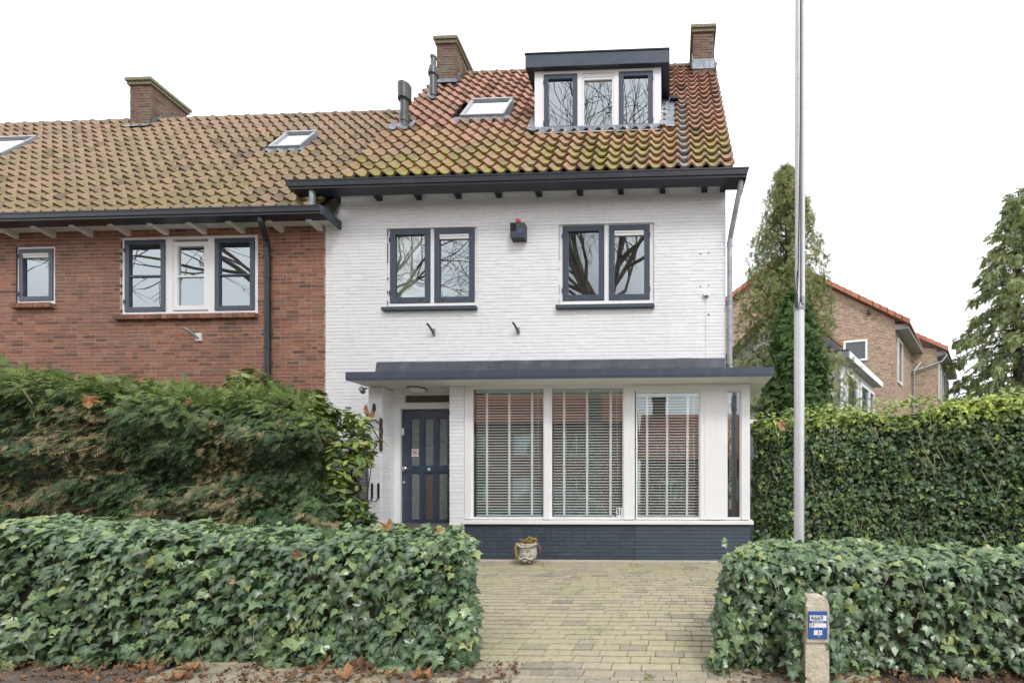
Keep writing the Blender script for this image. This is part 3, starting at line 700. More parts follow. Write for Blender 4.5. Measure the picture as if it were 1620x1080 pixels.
for i, px_ in enumerate((-5.56, -4.80, -4.13, -3.47, -2.80, -2.14, -1.47, -.81, -.14, .50, .79)):
    if i == 9: continue
    if i == 10: px_ = .53
    obj('eaves_bracket', MB().prism([(6.86, 5.984), (6.86, 5.87), (6.90, 5.86), (7.119, 5.825), (7.119, 5.984)], px_-.045, px_+.045, 'x'), DARKP, H)
obj('eaves_bracket', MB().prism([(6.86, 5.984), (6.86, 5.87), (6.90, 5.86), (7.119, 5.825), (7.119, 5.984)], .78, .865, 'x'), DARKP, H)
obj('frieze', MB().box(XL, XR, 7.09, 7.119, 5.90, 5.984), SOFFIT, H)
# right downpipe
dp = obj('downpipe', MB().tube([(1.06, 6.80, 5.77), (1.055, 6.82, 5.68), (1.01, 6.90, 5.45), (.955, 7.02, 5.16), (.935, 7.07, 5.04), (.93, 7.08, 4.9), (.93, 7.08, 2.75)], .042, 12), ZINC, H)
for z in (4.93, 4.0, 3.0): obj('pipe_clip', MB().tube([(.93, 7.08, z), (.93, 7.08, z+.02)], .05, 12).tube([(.93, 7.08, z+.05), (.93, 7.08, z+.065)], .049, 12), ZINC, dp)
dp2 = obj('downpipe', MB().tube([(-5.66, 6.78, 5.77), (-5.66, 6.78, 5.49)], .046, 12), ZINC, H)
# skylights
def skylight(house, S, x0, x1, v0, v1, lab):
    m = MB()
    def bx(a, b, c, d, n0, n1):
        q = [S(a, c, n0), S(b, c, n0), S(b, d, n0), S(a, d, n0), S(a, c, n1), S(b, c, n1), S(b, d, n1), S(a, d, n1)]
        m.add(q, [(3,2,1,0), (4,5,6,7), (0,1,5,4), (1,2,6,5), (2,3,7,6), (3,0,4,7)])
    f = .05
    bx(x0, x1, v0, v0+f, -.05, .10); bx(x0, x1, v1-f, v1, -.05, .11); bx(x0, x0+f, v0+f, v1-f, -.05, .10); bx(x1-f, x1, v0+f, v1-f, -.05, .10)
    w = obj('skylight', m, pm('skylight_frame', [(.42, .44, .46)], .4, 8, .1, metal=.3), house, label=lab)
    obj('pane', MB().add([S(x0+f, v0+f, .075), S(x1-f, v0+f, .075), S(x1-f, v1-f, .075), S(x0+f, v1-f, .075)], [(0,1,2,3)]), SKYG, w)
    obj('lining', MB().add([S(x0+f, v0+f, -.04), S(x1-f, v0+f, -.04), S(x1-f, v1-f, -.04), S(x0+f, v1-f, -.04)], [(0,1,2,3)]), WHITE, w)
    a = MB(); n = 40; vs = []
    for i in range(n+1):
        u = x0-.12 + (x1-x0+.24)*i/n; z = tile_z(u - x0)
        vs += [S(u, v0+.005, .07), S(u, v0-.10, .045+z*.9), S(u, v0-.13, .035+z)]
    a.add(vs, [(i*3+j, (i+1)*3+j, (i+1)*3+j+1, i*3+j+1) for i in range(n) for j in range(2)])
    obj('apron', a, LEAD, w)
skylight(H, SM, -3.90, -3.08, 2.36, 3.26, 'skylight in the orange roof left of the dormer')
# vent pipes
def vent(name, lab, x, v, n0, parts, S):
    p = S(x, v); t = thing(name, lab, 'vent pipe', tuple(p))
    for nm, prof in parts: obj(nm, MB().lathe(prof, p.x, p.y, 20, p.z), GREYPVC if nm != 'collar' else LEAD, t, smooth=False)
    return t, p
t, p = vent('vent_pipe', 'short fat grey vent pipe with wide drum cowl, lower on the roof', -4.886, 2.05, 0,
     [('pipe', [(.082, -.15), (.082, .10), (.090, .12), (.090, .26), (.072, .28), (.072, .62)]), ('cowl', [(.08, .52), (.112, .53), (.115, .80), (.105, .81), (.105, .79)])], SM)
t2, p2 = vent('vent_pipe', 'slimmer grey vent pipe with conical cowl, next to the left chimney', -4.86, 3.74, 0,
     [('pipe', [(.075, -.15), (.075, .02), (.085, .04), (.085, .18), (.072, .2), (.072, .50)]), ('cowl', [(.07, .46), (.10, .48), (.10, .54), (.092, .56), (.085, .62), (.052, .70), (.052, .82), (.062, .83), (.062, .87), (.05, .88)])], SM)
for tt_, pp_, dx in ((t, p, .22), (t2, p2, .15)):
    a = MB(); n = 24; vs = []
    for i in range(n+1):
        for j, vv_ in enumerate((-.16, 0, .12)):
            u = dx*(2*i/n-1); q = SM(pp_.x+u, (pp_.z-EZ)/SP + vv_, .07 + tile_z(pp_.x+u+5.15)*.8); vs.append(q)
    a.add(vs, [(i*3+j, (i+1)*3+j, (i+1)*3+j+1, i*3+j+1) for i in range(n) for j in range(2)])
    obj('flashing', a, LEAD, tt_)
# chimneys
def chimney(house, x0, x1, y0, y1, zb, zt, lab, S, cap=True):
    ch = obj('chimney', MB().box(x0+.006, x1-.006, y0+.006, y1-.006, zb-.6, zt-.14), CMORT, house, label=lab, o=(x0, y0, zb))
    b = brick_boxes(x0, x1, zb-.3, zt-.13, y0, y0+.05, hj=.009, joint=.010, jit=.004)
    b += brick_boxes(y0+.055, y1, zb-.3, zt-.13, x1-.05, x1, hj=.009, joint=.010, axis='y', jit=.004)
    b += [(x0+x1-bx[1], x0+x1-bx[0], *bx[2:]) for bx in brick_boxes(y0+.055, y1, zb-.3, zt-.13, x1-.05, x1, hj=.009, joint=.010, axis='y', jit=.004)]
    emit_boxes(ch, 'brick', b, CBRICK, 220, key=lambda q: q[2], rest_name='bricks')
    c = MB()
    for k, (e, za, zc) in enumerate(((.03, zt-.13, zt-.065), (.055, zt-.06, zt))):
        c.box(x0-e, x1+e, y0-e, y1+e, za, zc, .3+.4*k)
    obj('cap_course', c, MOSSB, ch)
    f = MB(); f.box(x0-.015, x1+.015, y0-.015, y0+.01, zb-.15, zb+.06)
    f.add([S(x0-.05, (zb-S(0,0).z)/SP-.16, .09), S(x1+.05, (zb-S(0,0).z)/SP-.16, .09), (x1+.03, y0-.01, zb+.05), (x0-.03, y0-.01, zb+.05)], [(0,1,2,3)])
    f.add([(x1+.012, y0, zb), (x1+.012, y0, zb+.14), (x1+.012, y0+.18, zb+.40), (x1+.012, y0+.22, zb+.25), (x1+.012, y0+.42, zb+.62), (x1+.012, y0+.42, zb+.45)], [(0,1,2,3,4,5)][:1])
    f.add([(x0-.012, y0, zb), (x0-.012, y0, zb+.14), (x0-.012, y0+.42, zb+.62), (x0-.012, y0+.42, zb+.45)], [(3,2,1,0)])
    obj('lead_flashing', f, LEAD, ch)
    return ch
ch = chimney(H, -5.02, -4.60, 9.30, 10.12, 9.86, 10.80, 'chimney at the left end of the orange roof', SM)
obj('flue_cowl', MB().lathe([(.05, -.03), (.05, .03), (.07, .05), (.06, .10), (.02, .12)], -4.72, 9.6, 12, 10.84), GREYPVC, ch)
ch = chimney(H, .47, .90, 9.42, 10.16, 10.20, 10.955, 'chimney at the right end of the orange roof', SM)
# dormer
dl = thing('dormer_dummy', 'x', 'x', (0, 0, 0)); bpy.data.objects.remove(dl)
DY = 7.75
dmr = MB()
dmr.box(-2.417, -2.263, DY, DY+.12, 7.385, 8.484)
d2 = MB().box(-.299, -.178, DY, DY+.12, 7.385, 8.484)
dormer = obj('dormer', dmr, WHITE, H, o=(-1.3, DY, 7.38), label='flat roofed dormer with navy fascia and three windows')
obj('corner_post', d2, WHITE, dormer)
chk = MB()
for xa, xb in ((-2.415, -2.33), (-.26, -.180)):
    chk.prism([(DY+.12, 7.4), (DY+.12, 8.42), (8.42, 8.42)], xa, xb, 'x')
obj('cheek', chk, LEAD, dormer)
slab = MB().prism([(7.68, 8.485), (7.68, 8.70), (8.62, 8.72), (8.46, 8.485)], -2.54, -.052, 'x')
obj('dormer_roof', slab, DARKP, dormer)
obj('fascia', MB().box(-2.555, -.042, 7.66, 7.68, 8.478, 8.70).box(-.052, -.040, 7.68, 8.47, 8.48, 8.70).box(-2.553, -2.54, 7.68, 8.47, 8.48, 8.70), NAVY, dormer)
obj('roof_trim', MB().box(-2.567, -.028, 7.648, 8.6, 8.701, 8.722), BLACKM, dormer)
w = window(H, -2.262, -.30, 7.385, 8.483, DY+.004, [sash2(-2.252, -1.655, 7.42, 8.425, br=.085), sash2(-1.57, -1.01, 7.42, 8.425, True, WHITE, .03), sash2(-.922, -.322, 7.42, 8.43, br=.085)], label='dormer window with two navy sashes and a white middle pane')
a = MB(); n = 90; vs = []
for i in range(n+1):
    u = -2.55 + 2.5*i/n; z = tile_z(u+5.15)
    vs += [(u, DY-.012, 7.40), SM(u, 1.70, .07), SM(u, 1.62, .040+z*.7)]
a.add(vs, [(i*3+j, (i+1)*3+j, (i+1)*3+j+1, i*3+j+1) for i in range(n) for j in range(2)])
obj('dormer_apron', a, LEAD, dormer)
n = 40
for xa, xb in ((-.19, .06), (-2.52, -2.40)):
    vs = []; a = MB()
    for i in range(n+1):
        v = 1.6 + 1.45*i/n
        vs += [SM(xa, v, .09+.01*math.sin(i*1.7)), SM((xa+xb)/2, v, .06+.012*math.sin(i*1.3)), SM(xb, v, .05+.012*math.sin(i*1.3))]
    a.add(vs, [(i*3+j, i*3+j+1, (i+1)*3+j+1, (i+1)*3+j) for i in range(n) for j in range(2)])
    obj('side_flashing', a, LEAD, dormer)
a = MB(); cw = 6.1/28; u0_ = -5.15 + 24*cw
for r in range(11):
    v = -.06 + (RL+.06)/20*r + .01; vs = []
    for j in range(2):
        for i in range(9):
            lu = .045 + .0165*i; z = tile_z(lu)
            vs.append(SM(u0_+lu, v + j*.255, z + .068 - j*.05))
    vs += [p - Vector((0, -SP, CP))*.035 for p in vs[:9]]
    a.add(vs, [(i, i+1, i+10, i+9) for i in range(8)] + [(i+18, i+19, i+1, i) for i in range(8)])
obj('lead_strip', a, pm('bright_lead', [(.42, .44, .47)], .35, 12, .3, metal=.3, blotch=((.18, .20, .22), 7, .5, .7)), dormer)
obj('ledge_cap', MB().box(-.03, .14, 8.28, 8.44, 8.42, 8.47), DARKP, dormer)
# ------------------------------------------------------------------ fittings on the white wall
al = thing('alarm_box', 'dark grey alarm sounder box with red strobe lamp between the upper windows', 'alarm', (-2.46, 7.05, 5.23))
obj('housing', MB().prism([(6.985, 5.105), (6.98, 5.32), (7.0, 5.345), (7.118, 5.345), (7.118, 5.10)], -2.575, -2.345, 'x'), pm('grey_housing', [(.05, .06, .075)], .5, 8, .1), al)
for i in range(7): obj('louvre', MB().box(-2.56, -2.475, 6.974, 6.982, 5.315-i*.018, 5.322-i*.018), BLACKM, al)
obj('strobe_lamp', MB().lathe([(.045, 0), (.045, .05), (.03, .072), (.01, .078)], -2.463, 7.05, 14, 5.346), pm('red_lens', [(.55, .035, .03)], .2, 5, 0, spec=.8), al, smooth=True)
obj('blue_label', MB().box(-2.45, -2.37, 6.975, 6.9795, 5.15, 5.23), pm('blue_label', [(.05, .08, .20)], .5, 5, 0), al)
for x, lb in ((-3.905, 'small grey hook on the white wall under the left upper window'), (-2.505, 'small grey hook on the white wall below the alarm box')):
    h = thing('wall_hook', lb, 'hook', (x, 7.1, 3.6), 'grey hooks on the white wall')
    obj('hook_plate', MB().box(x-.005, x+.04, 7.095, 7.119, 3.60, 3.71), ZINC, h)
    obj('hook_arm', MB().tube([(x+.02, 7.10, 3.63), (x-.01, 7.02, 3.72), (x-.035, 6.99, 3.75)], .018, 8), GREYPVC, h)
sn = thing('sensor_box', 'small white box with cable running down the white wall by the downpipe', 'sensor', (.565, 7.1, 4.2))
obj('box', MB().box(.515, .605, 7.075, 7.118, 4.165, 4.225), WHITE, sn); obj('lens', MB().ball((.562, 7.08, 4.15), .02), GREYPVC, sn)
obj('cable', MB().tube([(.562, 7.112, 4.15), (.562, 7.112, 3.0)], .006, 6), WHITE, sn)
# pillar fittings
bl = thing('door_bell', 'grey hanging bell on rusty bracket with a rooster, on the porch pillar', 'bell', (-4.43, 6.58, 1.9))
pm_ = MB()
pm_.prism([(-4.445, 1.68), (-4.42, 1.64), (-4.395, 1.68), (-4.40, 1.75), (-4.39, 1.80), (-4.40, 1.85), (-4.39, 1.95), (-4.40, 2.05), (-4.395, 2.12), (-4.42, 2.16), (-4.445, 2.12), (-4.44, 2.05), (-4.45, 1.95), (-4.44, 1.85), (-4.45, 1.80), (-4.44, 1.75)], 6.575, 6.59)
obj('bracket_plate', pm_, RUST, bl)
obj('bracket_arm', MB().tube([(-4.42, 6.57, 2.05), (-4.45, 6.50, 2.10), (-4.52, 6.44, 2.10), (-4.60, 6.40, 2.08)], .011, 6).tube([(-4.42, 6.57, 1.80), (-4.46, 6.50, 1.92), (-4.52, 6.45, 2.09)], .009, 6), RUST, bl)
obj('bell_cup', MB().lathe([(.105, 0), (.10, .01), (.075, .04), (.055, .09), (.05, .14), (.035, .165), (.01, .175)], -4.555, 6.43, 20, 1.80), pm('bell_metal', [(.12, .15, .19)], .4, 10, .3, metal=.5), bl, smooth=True)
obj('clapper', MB().ball((-4.55, 6.43, 1.785), .026), BLACKM, bl)
rs = MB()
ROO = [(-.085, .13), (-.075, .17), (-.06, .19), (-.045, .205), (-.035, .185), (-.03, .15), (-.02, .11), (.01, .09), (.035, .105), (.045, .15), (.055, .20), (.075, .205), (.085, .17), (.085, .10), (.07, .04), (.05, .01), (.0, -.01), (-.035, .01), (-.055, .05), (-.06, .10)]
rs.prism([(-4.50+a, 2.12+b) for a, b in ROO], 6.43, 6.445)
obj('rooster', rs, pm('painted_rooster', [(.30, .13, .06)], .5, 30, .4, blotch=[((.7, .65, .6), 18, .55, .62), ((.06, .06, .07), 9, .56, .62)]), bl)
obj('rooster_tail', MB().prism([(-4.45, 2.25), (-4.44, 2.33), (-4.425, 2.345), (-4.41, 2.32), (-4.405, 2.24), (-4.43, 2.21)], 6.426, 6.45), BLACKM, bl)
for x, lb in ((-4.565, 'left black iron hook strip on the porch pillar'), (-4.465, 'right black iron hook strip on the porch pillar')):
    h = thing('iron_hook', lb, 'hook', (x, 6.58, 1.0), 'black iron hooks on the porch pillar')
    obj('strip', MB().box(x-.015, x+.015, 6.585, 6.597, .93, 1.16), BLACKM, h)
    obj('hook_curl', MB().tube([(x, 6.585, .95), (x-.01, 6.57, .90), (x-.03, 6.55, .875), (x-.055, 6.53, .885), (x-.065, 6.52, .92)], .007, 6), BLACKM, h)
tpp = thing('garden_tap', 'small metal garden tap low on the porch pillar', 'tap', (-4.52, 6.58, .62))
obj('tap_body', MB().tube([(-4.50, 6.598, .65), (-4.50, 6.53, .65), (-4.52, 6.50, .63), (-4.54, 6.48, .60)], .014, 8), STEEL, tpp)
obj('tap_handle', MB().tube([(-4.50, 6.54, .66), (-4.50, 6.54, .70)], .008, 6).box(-4.535, -4.465, 6.534, 6.546, .69, .705), BLACKM, tpp)
obj('tap_pipe', MB().tube([(-4.48, 6.594, .60), (-4.48, 6.594, 0.0)], .008, 6), WHITE, tpp)
cab = thing('pillar_cable', 'thin white cable running down the porch pillar front', 'cable', (-4.44, 6.6, 1.3)); obj('cable', MB().tube([(-4.44, 6.594, 1.64), (-4.44, 6.594, .72)], .004, 5), WHITE, cab)
spt = thing('corner_spotlight', 'small weathered spotlight under the left corner of the canopy', 'lamp', (-4.70, 6.62, 2.5))
obj('spot_body', MB().tube([(-4.73, 6.60, 2.60), (-4.68, 6.55, 2.54)], [.045, .035], 10), ZINC, spt); obj('spot_arm', MB().tube([(-4.72, 6.60, 2.60), (-4.66, 6.62, 2.615)], .012, 6), RUST, spt)
# small drill holes and a cable clip on the white wall
for i, (x, z) in enumerate([(.47, 4.85), (.60, 4.86), (.47, 4.33), (.60, 4.34), (.60, 3.87)]):
    obj('wall_plug', MB().tube([(x, 7.112, z), (x, 7.121, z)], .010 if i < 4 else .014, 8), GREYPVC, front)
# curtain
cu = thing('curtain', 'pale green drape with a scalloped hem strip behind the left upper window', 'curtain', (-4.0, 7.3, 4.3))
n = 20; le = []; ri = []
for i in range(n+1):
    u = i/n; z = 4.22 + 1.10*u; le.append((-4.62, 7.235, z)); ri.append((-4.20 - .05*math.sin(u*3.1) + .16*max(0, u-.7)/.3, 7.235 + .012*math.sin(i*.9), z))
m = MB(); m.add(le + ri, [(i, n+1+i, n+2+i, i+1) for i in range(n)]); obj('drape', m, CURT, cu)
for (a_, b_) in ((-4.60, -4.02), (-3.86, -3.26)):
    n = 48; lo = []
    for i in range(n+1):
        u = i/n; lo.append((a_+(b_-a_)*u, 7.25, 4.33 - .04*abs(math.sin(u*math.pi*4))))
    m = MB(); m.add(lo + [(p_[0], 7.25, 4.46) for p_ in lo], [(i, i+1, n+2+i, n+1+i) for i in range(n)]); obj('scalloped_hem', m, CURT, cu)
# ------------------------------------------------------------------ planter
pt = thing('face_planter', 'weathered stone face pot with dry trailing succulents against the navy wall', 'planter', (-2.05, 6.28, 0))
STONE = pm('weathered_stone', [(.52, .49, .43)], .9, 30, .25, 60, .8, blotch=((.22, .19, .13), 14, .52, .72))
px0, py0 = -2.06, 6.30
obj('pot_body', MB().lathe([(.05, .03), (.085, .035), (.115, .07), (.128, .13), (.125, .20), (.12, .24), (.135, .262), (.14, .275), (.11, .28), (.10, .24)], px0, py0, 24, .0), STONE, pt, smooth=True)
fr = MB()
for s_ in (-1, 1):
    fr.tube([(px0+s_*.145, py0-.05, .275), (px0+s_*.12, py0-.10, .272), (px0+s_*.07, py0-.135, .245), (px0, py0-.14, .235)], [.012, .018, .014, .012], 8)   # brow scroll
    fr.tube([(px0, py0-.14, .10), (px0+s_*.04, py0-.14, .075), (px0+s_*.08, py0-.115, .065), (px0+s_*.105, py0-.09, .10), (px0+s_*.08, py0-.11, .125), (px0+s_*.055, py0-.125, .11)], [.01, .02, .022, .018, .012, .006], 8)   # moustache scroll
    fr.ball((px0+s_*.035, py0-.122, .175), .018, 10, (1.2, .6, .7)); fr.tube([(px0+s_*.012, py0-.13, .195), (px0+s_*.038, py0-.13, .205), (px0+s_*.065, py0-.115, .19)], .007, 6)
fr.ball((px0, py0-.14, .14), .02, 10, (.9, .8, 1.5)); fr.tube([(px0-.03, py0-.13, .05), (px0, py0-.135, .04), (px0+.03, py0-.13, .05)], .012, 6)
obj('face', fr, STONE, pt, smooth=True)
pe = MB()
for s_ in (-1, 1): pe.ball((px0+s_*.035, py0-.134, .175), .007, 8)
obj('pupils', pe, BLACKM, pt)
ft = MB()
for a_ in (.6, 2.2, 3.9, 5.3): ft.ball((px0+.06*math.cos(a_), py0+.06*math.sin(a_), .018), .025, 8)
obj('feet', ft, STONE, pt)
su = MB()
for k in range(60):
    a_ = R.uniform(0, 6.28); r_ = R.uniform(.02, .12); b0 = Vector((px0+r_*math.cos(a_), py0+r_*math.sin(a_)*.8, .27)); l = R.uniform(.03, .08)
    if k < 22: b0.x = px0 + .04 + R.uniform(-.05, .06); l += .035
    pth = [b0, b0+Vector((R.uniform(-.02, .03), R.uniform(-.02, .02), l*.7)), b0+Vector((R.uniform(-.05, .06), R.uniform(-.03, .03), l))]
    su.tube(pth, [.008, .009, .003], 5, tint=R.random())
for k in range(16):
    x = px0-.135+R.uniform(-.03, .02); y = py0-.05+R.uniform(-.06, .07)
    pth = [(px0-.08, y, .28), (x, y, .285), (x-.015, y, .22), (x-.01, y, .13), (x+R.uniform(-.01, .01), y, R.uniform(.03, .10))]
    su.tube(pth, [.005, .007, .008, .007, .003], 5, tint=R.random()*.6)
for k in range(8):
    y = py0+R.uniform(-.06, .02)
    su.tube([(px0+.09, y, .28), (px0+.15, y, .27), (px0+.175+R.uniform(0, .02), y, .20), (px0+.18, y, R.uniform(.10, .18))], [.002, .003, .003, .001], 5, tint=.7+.3*R.random())
obj('succulent', su, pm('dry_succulent', [(.27, .22, .05), (.34, .28, .07), (.30, .16, .06), (.16, .05, .06)], .7, 30, .25), pt)

# ------------------------------------------------------------------ red brick house
B = thing('terraced_house', 'red brick neighbour house with buff mossy tiled roof, white soffit and black gutter', 'house', (-9, 7.12, 0))
BX0, BX1 = -15.2, -5.722
bw1 = (-11.143, -10.44, 4.236, 5.215); bw2 = (-9.273, -6.88, 4.02, 5.335)
m = MB()
for c_ in grid_cells(BX0, BX1, -.1, 5.54, [bw1, bw2]): m.box(c_[0], c_[1], YM+.0035, YM+.3, c_[2], c_[3])
bf = obj('front_wall', m, RMORT, B)
zb0 = -.05
rb = brick_boxes(BX0, BX1-.003, zb0, 5.53, YM, YM+.04, [bw1, bw2], course=.0605, hj=.010, joint=.0125, jit=.0018)
emit_boxes(bf, 'brick', rb, RBRICK, 300, key=lambda b: (b[1]-b[0] < .19, abs(b[0]+7.9)*.6 + abs(b[4]-3.7)), rest_name='bricks')
m = MB(); m.box(BX0, BX0+.3, YM+.3, 11.2, 0, 5.5); m.box(BX0, BX1, 11.0, 11.3, 0, 5.5); obj('side_walls', m, RMORT, B)
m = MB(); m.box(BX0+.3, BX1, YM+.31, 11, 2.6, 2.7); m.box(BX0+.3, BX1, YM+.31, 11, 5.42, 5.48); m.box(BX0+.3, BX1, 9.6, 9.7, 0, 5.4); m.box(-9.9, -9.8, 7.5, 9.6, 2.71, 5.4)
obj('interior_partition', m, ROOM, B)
def rowlock(x0, x1, z, n):
    m = MB(); w = (x1-x0)/n
    for i in range(n): m.box(x0+i*w+.003, x0+(i+1)*w-.003, 7.05+R.uniform(-.002, .002), 7.15, z-.075, z, R.random())
    return m
sl = rowlock(-11.15, -10.43, 4.225, 7); wq = window(B, *bw1, YM+.02, [(-11.11, -10.496, 4.293, 5.178, .075, NAVY, [], True)], label='small single window of the red brick house'); s_ = obj('sill', sl, RBRICK, wq)
sl = rowlock(-9.33, -6.87, 4.0, 26)
wq = window(B, *bw2, YM+.02, [(-9.222, -8.508, 4.078, 5.288, .078, NAVY, [4.68], False), (-8.386, -7.766, 4.10, 5.25, .078, WHITE, [4.67], False), (-7.645, -6.952, 4.075, 5.285, .078, NAVY, [4.67], False)],
            label='wide three light window of the red brick house')
obj('sill', sl, RBRICK, wq)
bs1 = (-14.0, -13.02, 2.5, 3.40); bs2 = (-7.62, -6.99, 2.43, 3.18)
roofB, SB = tiled_slope(B, -15.5, -5.13, -.02, 4.45, 6.80, 5.50, TILE2, [bs1, bs2, (-5.46, -5.0, -1, .60)], lambda u, v: abs(v-1.1)*1.0 + max(0, -11.5-u), 0)
back = MB(); back.add([(-15.5, 9.27, 9.14), (-5.15, 9.27, 9.14), (-5.15, 11.8, 5.3), (-15.5, 11.8, 5.3)], [(3,2,1,0)]); obj('rear_slope', back, TILE2, B)
ridge(B, -15.4, -5.2, 9.27, 9.18, .39)
skylight(B, SB, -13.98, -13.0, 2.5, 3.40, 'left skylight in the buff roof, cut by the photo edge')
skylight(B, SB, -7.61, -6.98, 2.43, 3.18, 'small skylight in the buff roof near the orange roof')
gB = gutter(B, -15.6, -5.47, 6.70, 5.51, 5.388, 6.90, 5.3, DARKP, ZINC, 0, .05)
obj('gutter_lining', MB().box(-15.6, -5.46, 6.74, 6.86, 5.49, 5.508), ZINC, gB)
obj('gutter_end', MB().prism([(-5.48, 6.71), (-5.465, 6.70), (-5.445, 6.74), (-5.445, 7.118), (-5.48, 7.118)], 5.37, 5.50, 'z'), BITUM, gB)
sf = MB(); sf.box(-15.6, -5.485, 6.90, 7.118, 5.455, 5.48)
so_ = obj('soffit', sf, SOFFIT, B)
for i in range(5):
    obj('soffit_board', MB().box(-15.6, -5.485, 6.902+i*.043, 6.902+i*.043+.039, 5.442, 5.454), SOFFIT, so_)
x = -5.80
while x > -15:
    obj('eaves_bracket', MB().prism([(6.86, 5.44), (6.86, 5.37), (6.89, 5.362), (6.92, 5.372), (7.118, 5.345), (7.118, 5.44)], x-.04, x+.04, 'x'), SOFFIT, B); x -= .665
dpB = obj('downpipe', MB().tube([(-6.52, 6.80, 5.40), (-6.52, 6.80, 5.33), (-6.54, 6.84, 5.28), (-6.63, 7.01, 5.15), (-6.65, 7.04, 5.05), (-6.65, 7.05, 4.9), (-6.65, 7.05, 0)], .045, 12), DARKP, B)
for z in (4.9, 4.55, 3.4): obj('pipe_clip', MB().tube([(-6.65, 7.05, z), (-6.65, 7.05, z+.03)], .052, 12), DARKP, dpB)
chimney(B, -11.49, -11.02, 8.98, 9.68, 8.83, 9.84, 'chimney of the red brick house, low and wide with a mossy cap', SB)
br = thing('wall_bracket', 'small white wall bracket on the red brick wall below the wide window', 'bracket', (-7.9, 7.1, 3.6))
obj('plate', MB().box(-7.93, -7.84, 7.09, 7.118, 3.56, 3.69), PLW, br); obj('arm', MB().tube([(-7.88, 7.09, 3.60), (-7.95, 7.0, 3.70), (-7.99, 6.97, 3.72)], .02, 8), ZINC, br)
# ------------------------------------------------------------------ leaves
def norm(a): return a / np.maximum(1e-9, np.linalg.norm(a, axis=1, keepdims=True))
def leaf_frames(Nv, Tv):
    n = norm(Nv); t = Tv - n * np.sum(n*Tv, 1, keepdims=True); t = norm(t); s = np.cross(t, n); return s, t, n
def scatter(P, Nv, Tv, size, proto):
    V0, T0, ve = proto; s, t, n = leaf_frames(Nv, Tv); k = len(V0)
    V = P[:, None, :] + size[:, None, None] * (V0[None, :, 0, None]*s[:, None, :] + V0[None, :, 1, None]*t[:, None, :] + V0[None, :, 2, None]*n[:, None, :])
    T = T0[None] + (np.arange(len(P))*k)[:, None, None]
    return V.reshape(-1, 3), T.reshape(-1, 3), np.tile(ve, len(P))
def fan(outline, centre):
    V = np.array([centre] + outline, float); n = len(outline)
    return V, np.array([(0, i+1, (i+1) % n + 1) for i in range(n)])
half = [(0, 0, -.02), (.20, -.12, -.03), (.50, -.02, -.10), (.40, .20, -.03), (.60, .42, -.12), (.27, .50, -.01), (0, 1.02, -.14)]
out = half + [(-x, y, z) for x, y, z in half[-2:0:-1]]
v_, t_ = fan(out, (0, .28, .05)); IVYP = (v_, t_, np.array([.75] + [0]*len(out)))
half = [(0, 0, -.02), (.32, .02, -.06), (.46, .30, -.08), (.25, .62, -.03), (0, 1.0, -.12)]
out = half + [(-x, y, z) for x, y, z in half[-2:0:-1]]
v_, t_ = fan(out, (0, .35, .05)); IVYR = (v_, t_, np.array([.6] + [0]*len(out)))
half = [(0, 0, 0), (.13, .2, -.02), (.19, .45, -.03), (.13, .75, -.05), (0, 1.0, -.12)]
out = half + [(-x, y, z) for x, y, z in half[-2:0:-1]]
v_, t_ = fan(out, (0, .45, -.01)); LAUR = (v_, t_, np.array([.4] + [0]*len(out)))
# maple-like plane leaf, curled
half = [(0, -.05, 0), (.12, .0, .04), (.38, -.05, .30), (.30, .2, .12), (.44, .46, .42), (.24, .50, .08), (.20, .74, .14), (0, 1.0, .38)]
out = half + [(-x, y, z) for x, y, z in half[-2:0:-1]]
v_, t_ = fan(out, (0, .3, -.03)); v_[1:, 2] += .10*np.sin(np.arange(len(out))*2.7); v_[1:, 0] *= 1 + .25*np.sin(np.arange(len(out))*1.3+.5); PLANE = (v_, t_, np.array([.2] + [0]*len(out)))
def spray(pairs=6, w=.32, droop=.22, wid=.045):
    V = []; T = []
    def sliver(a, b, wd):
        a, b = np.array(a), np.array(b); d = b - a; s = np.array([d[1], -d[0], 0]); s = s/np.linalg.norm(s)*wd; k = len(V)
        V.extend([a-s*.5, a+s*.5, a+d*.55+s, b, a+d*.55-s]); T.extend([(k, k+1, k+2), (k, k+2, k+4), (k+4, k+2, k+3)])
    sliver((0, 0, 0), (0, 1, -droop), wid)
    for i in range(pairs):
        y = .12 + .75*i/pairs; l = w*(1-.6*i/pairs)
        for sg in (-1, 1): sliver((0, y, -droop*y*y), (sg*l, y+l*.85, -droop*(y+.2)**2 - .04), wid*.9)
    return np.array(V), np.array(T), np.zeros(len(V))
SPRAY = spray(); SPRAY2 = spray(4, .3, .35, .07); HANG = spray(5, .2, .1, .05); SPRAYF = spray(4, .34, .3, .045)
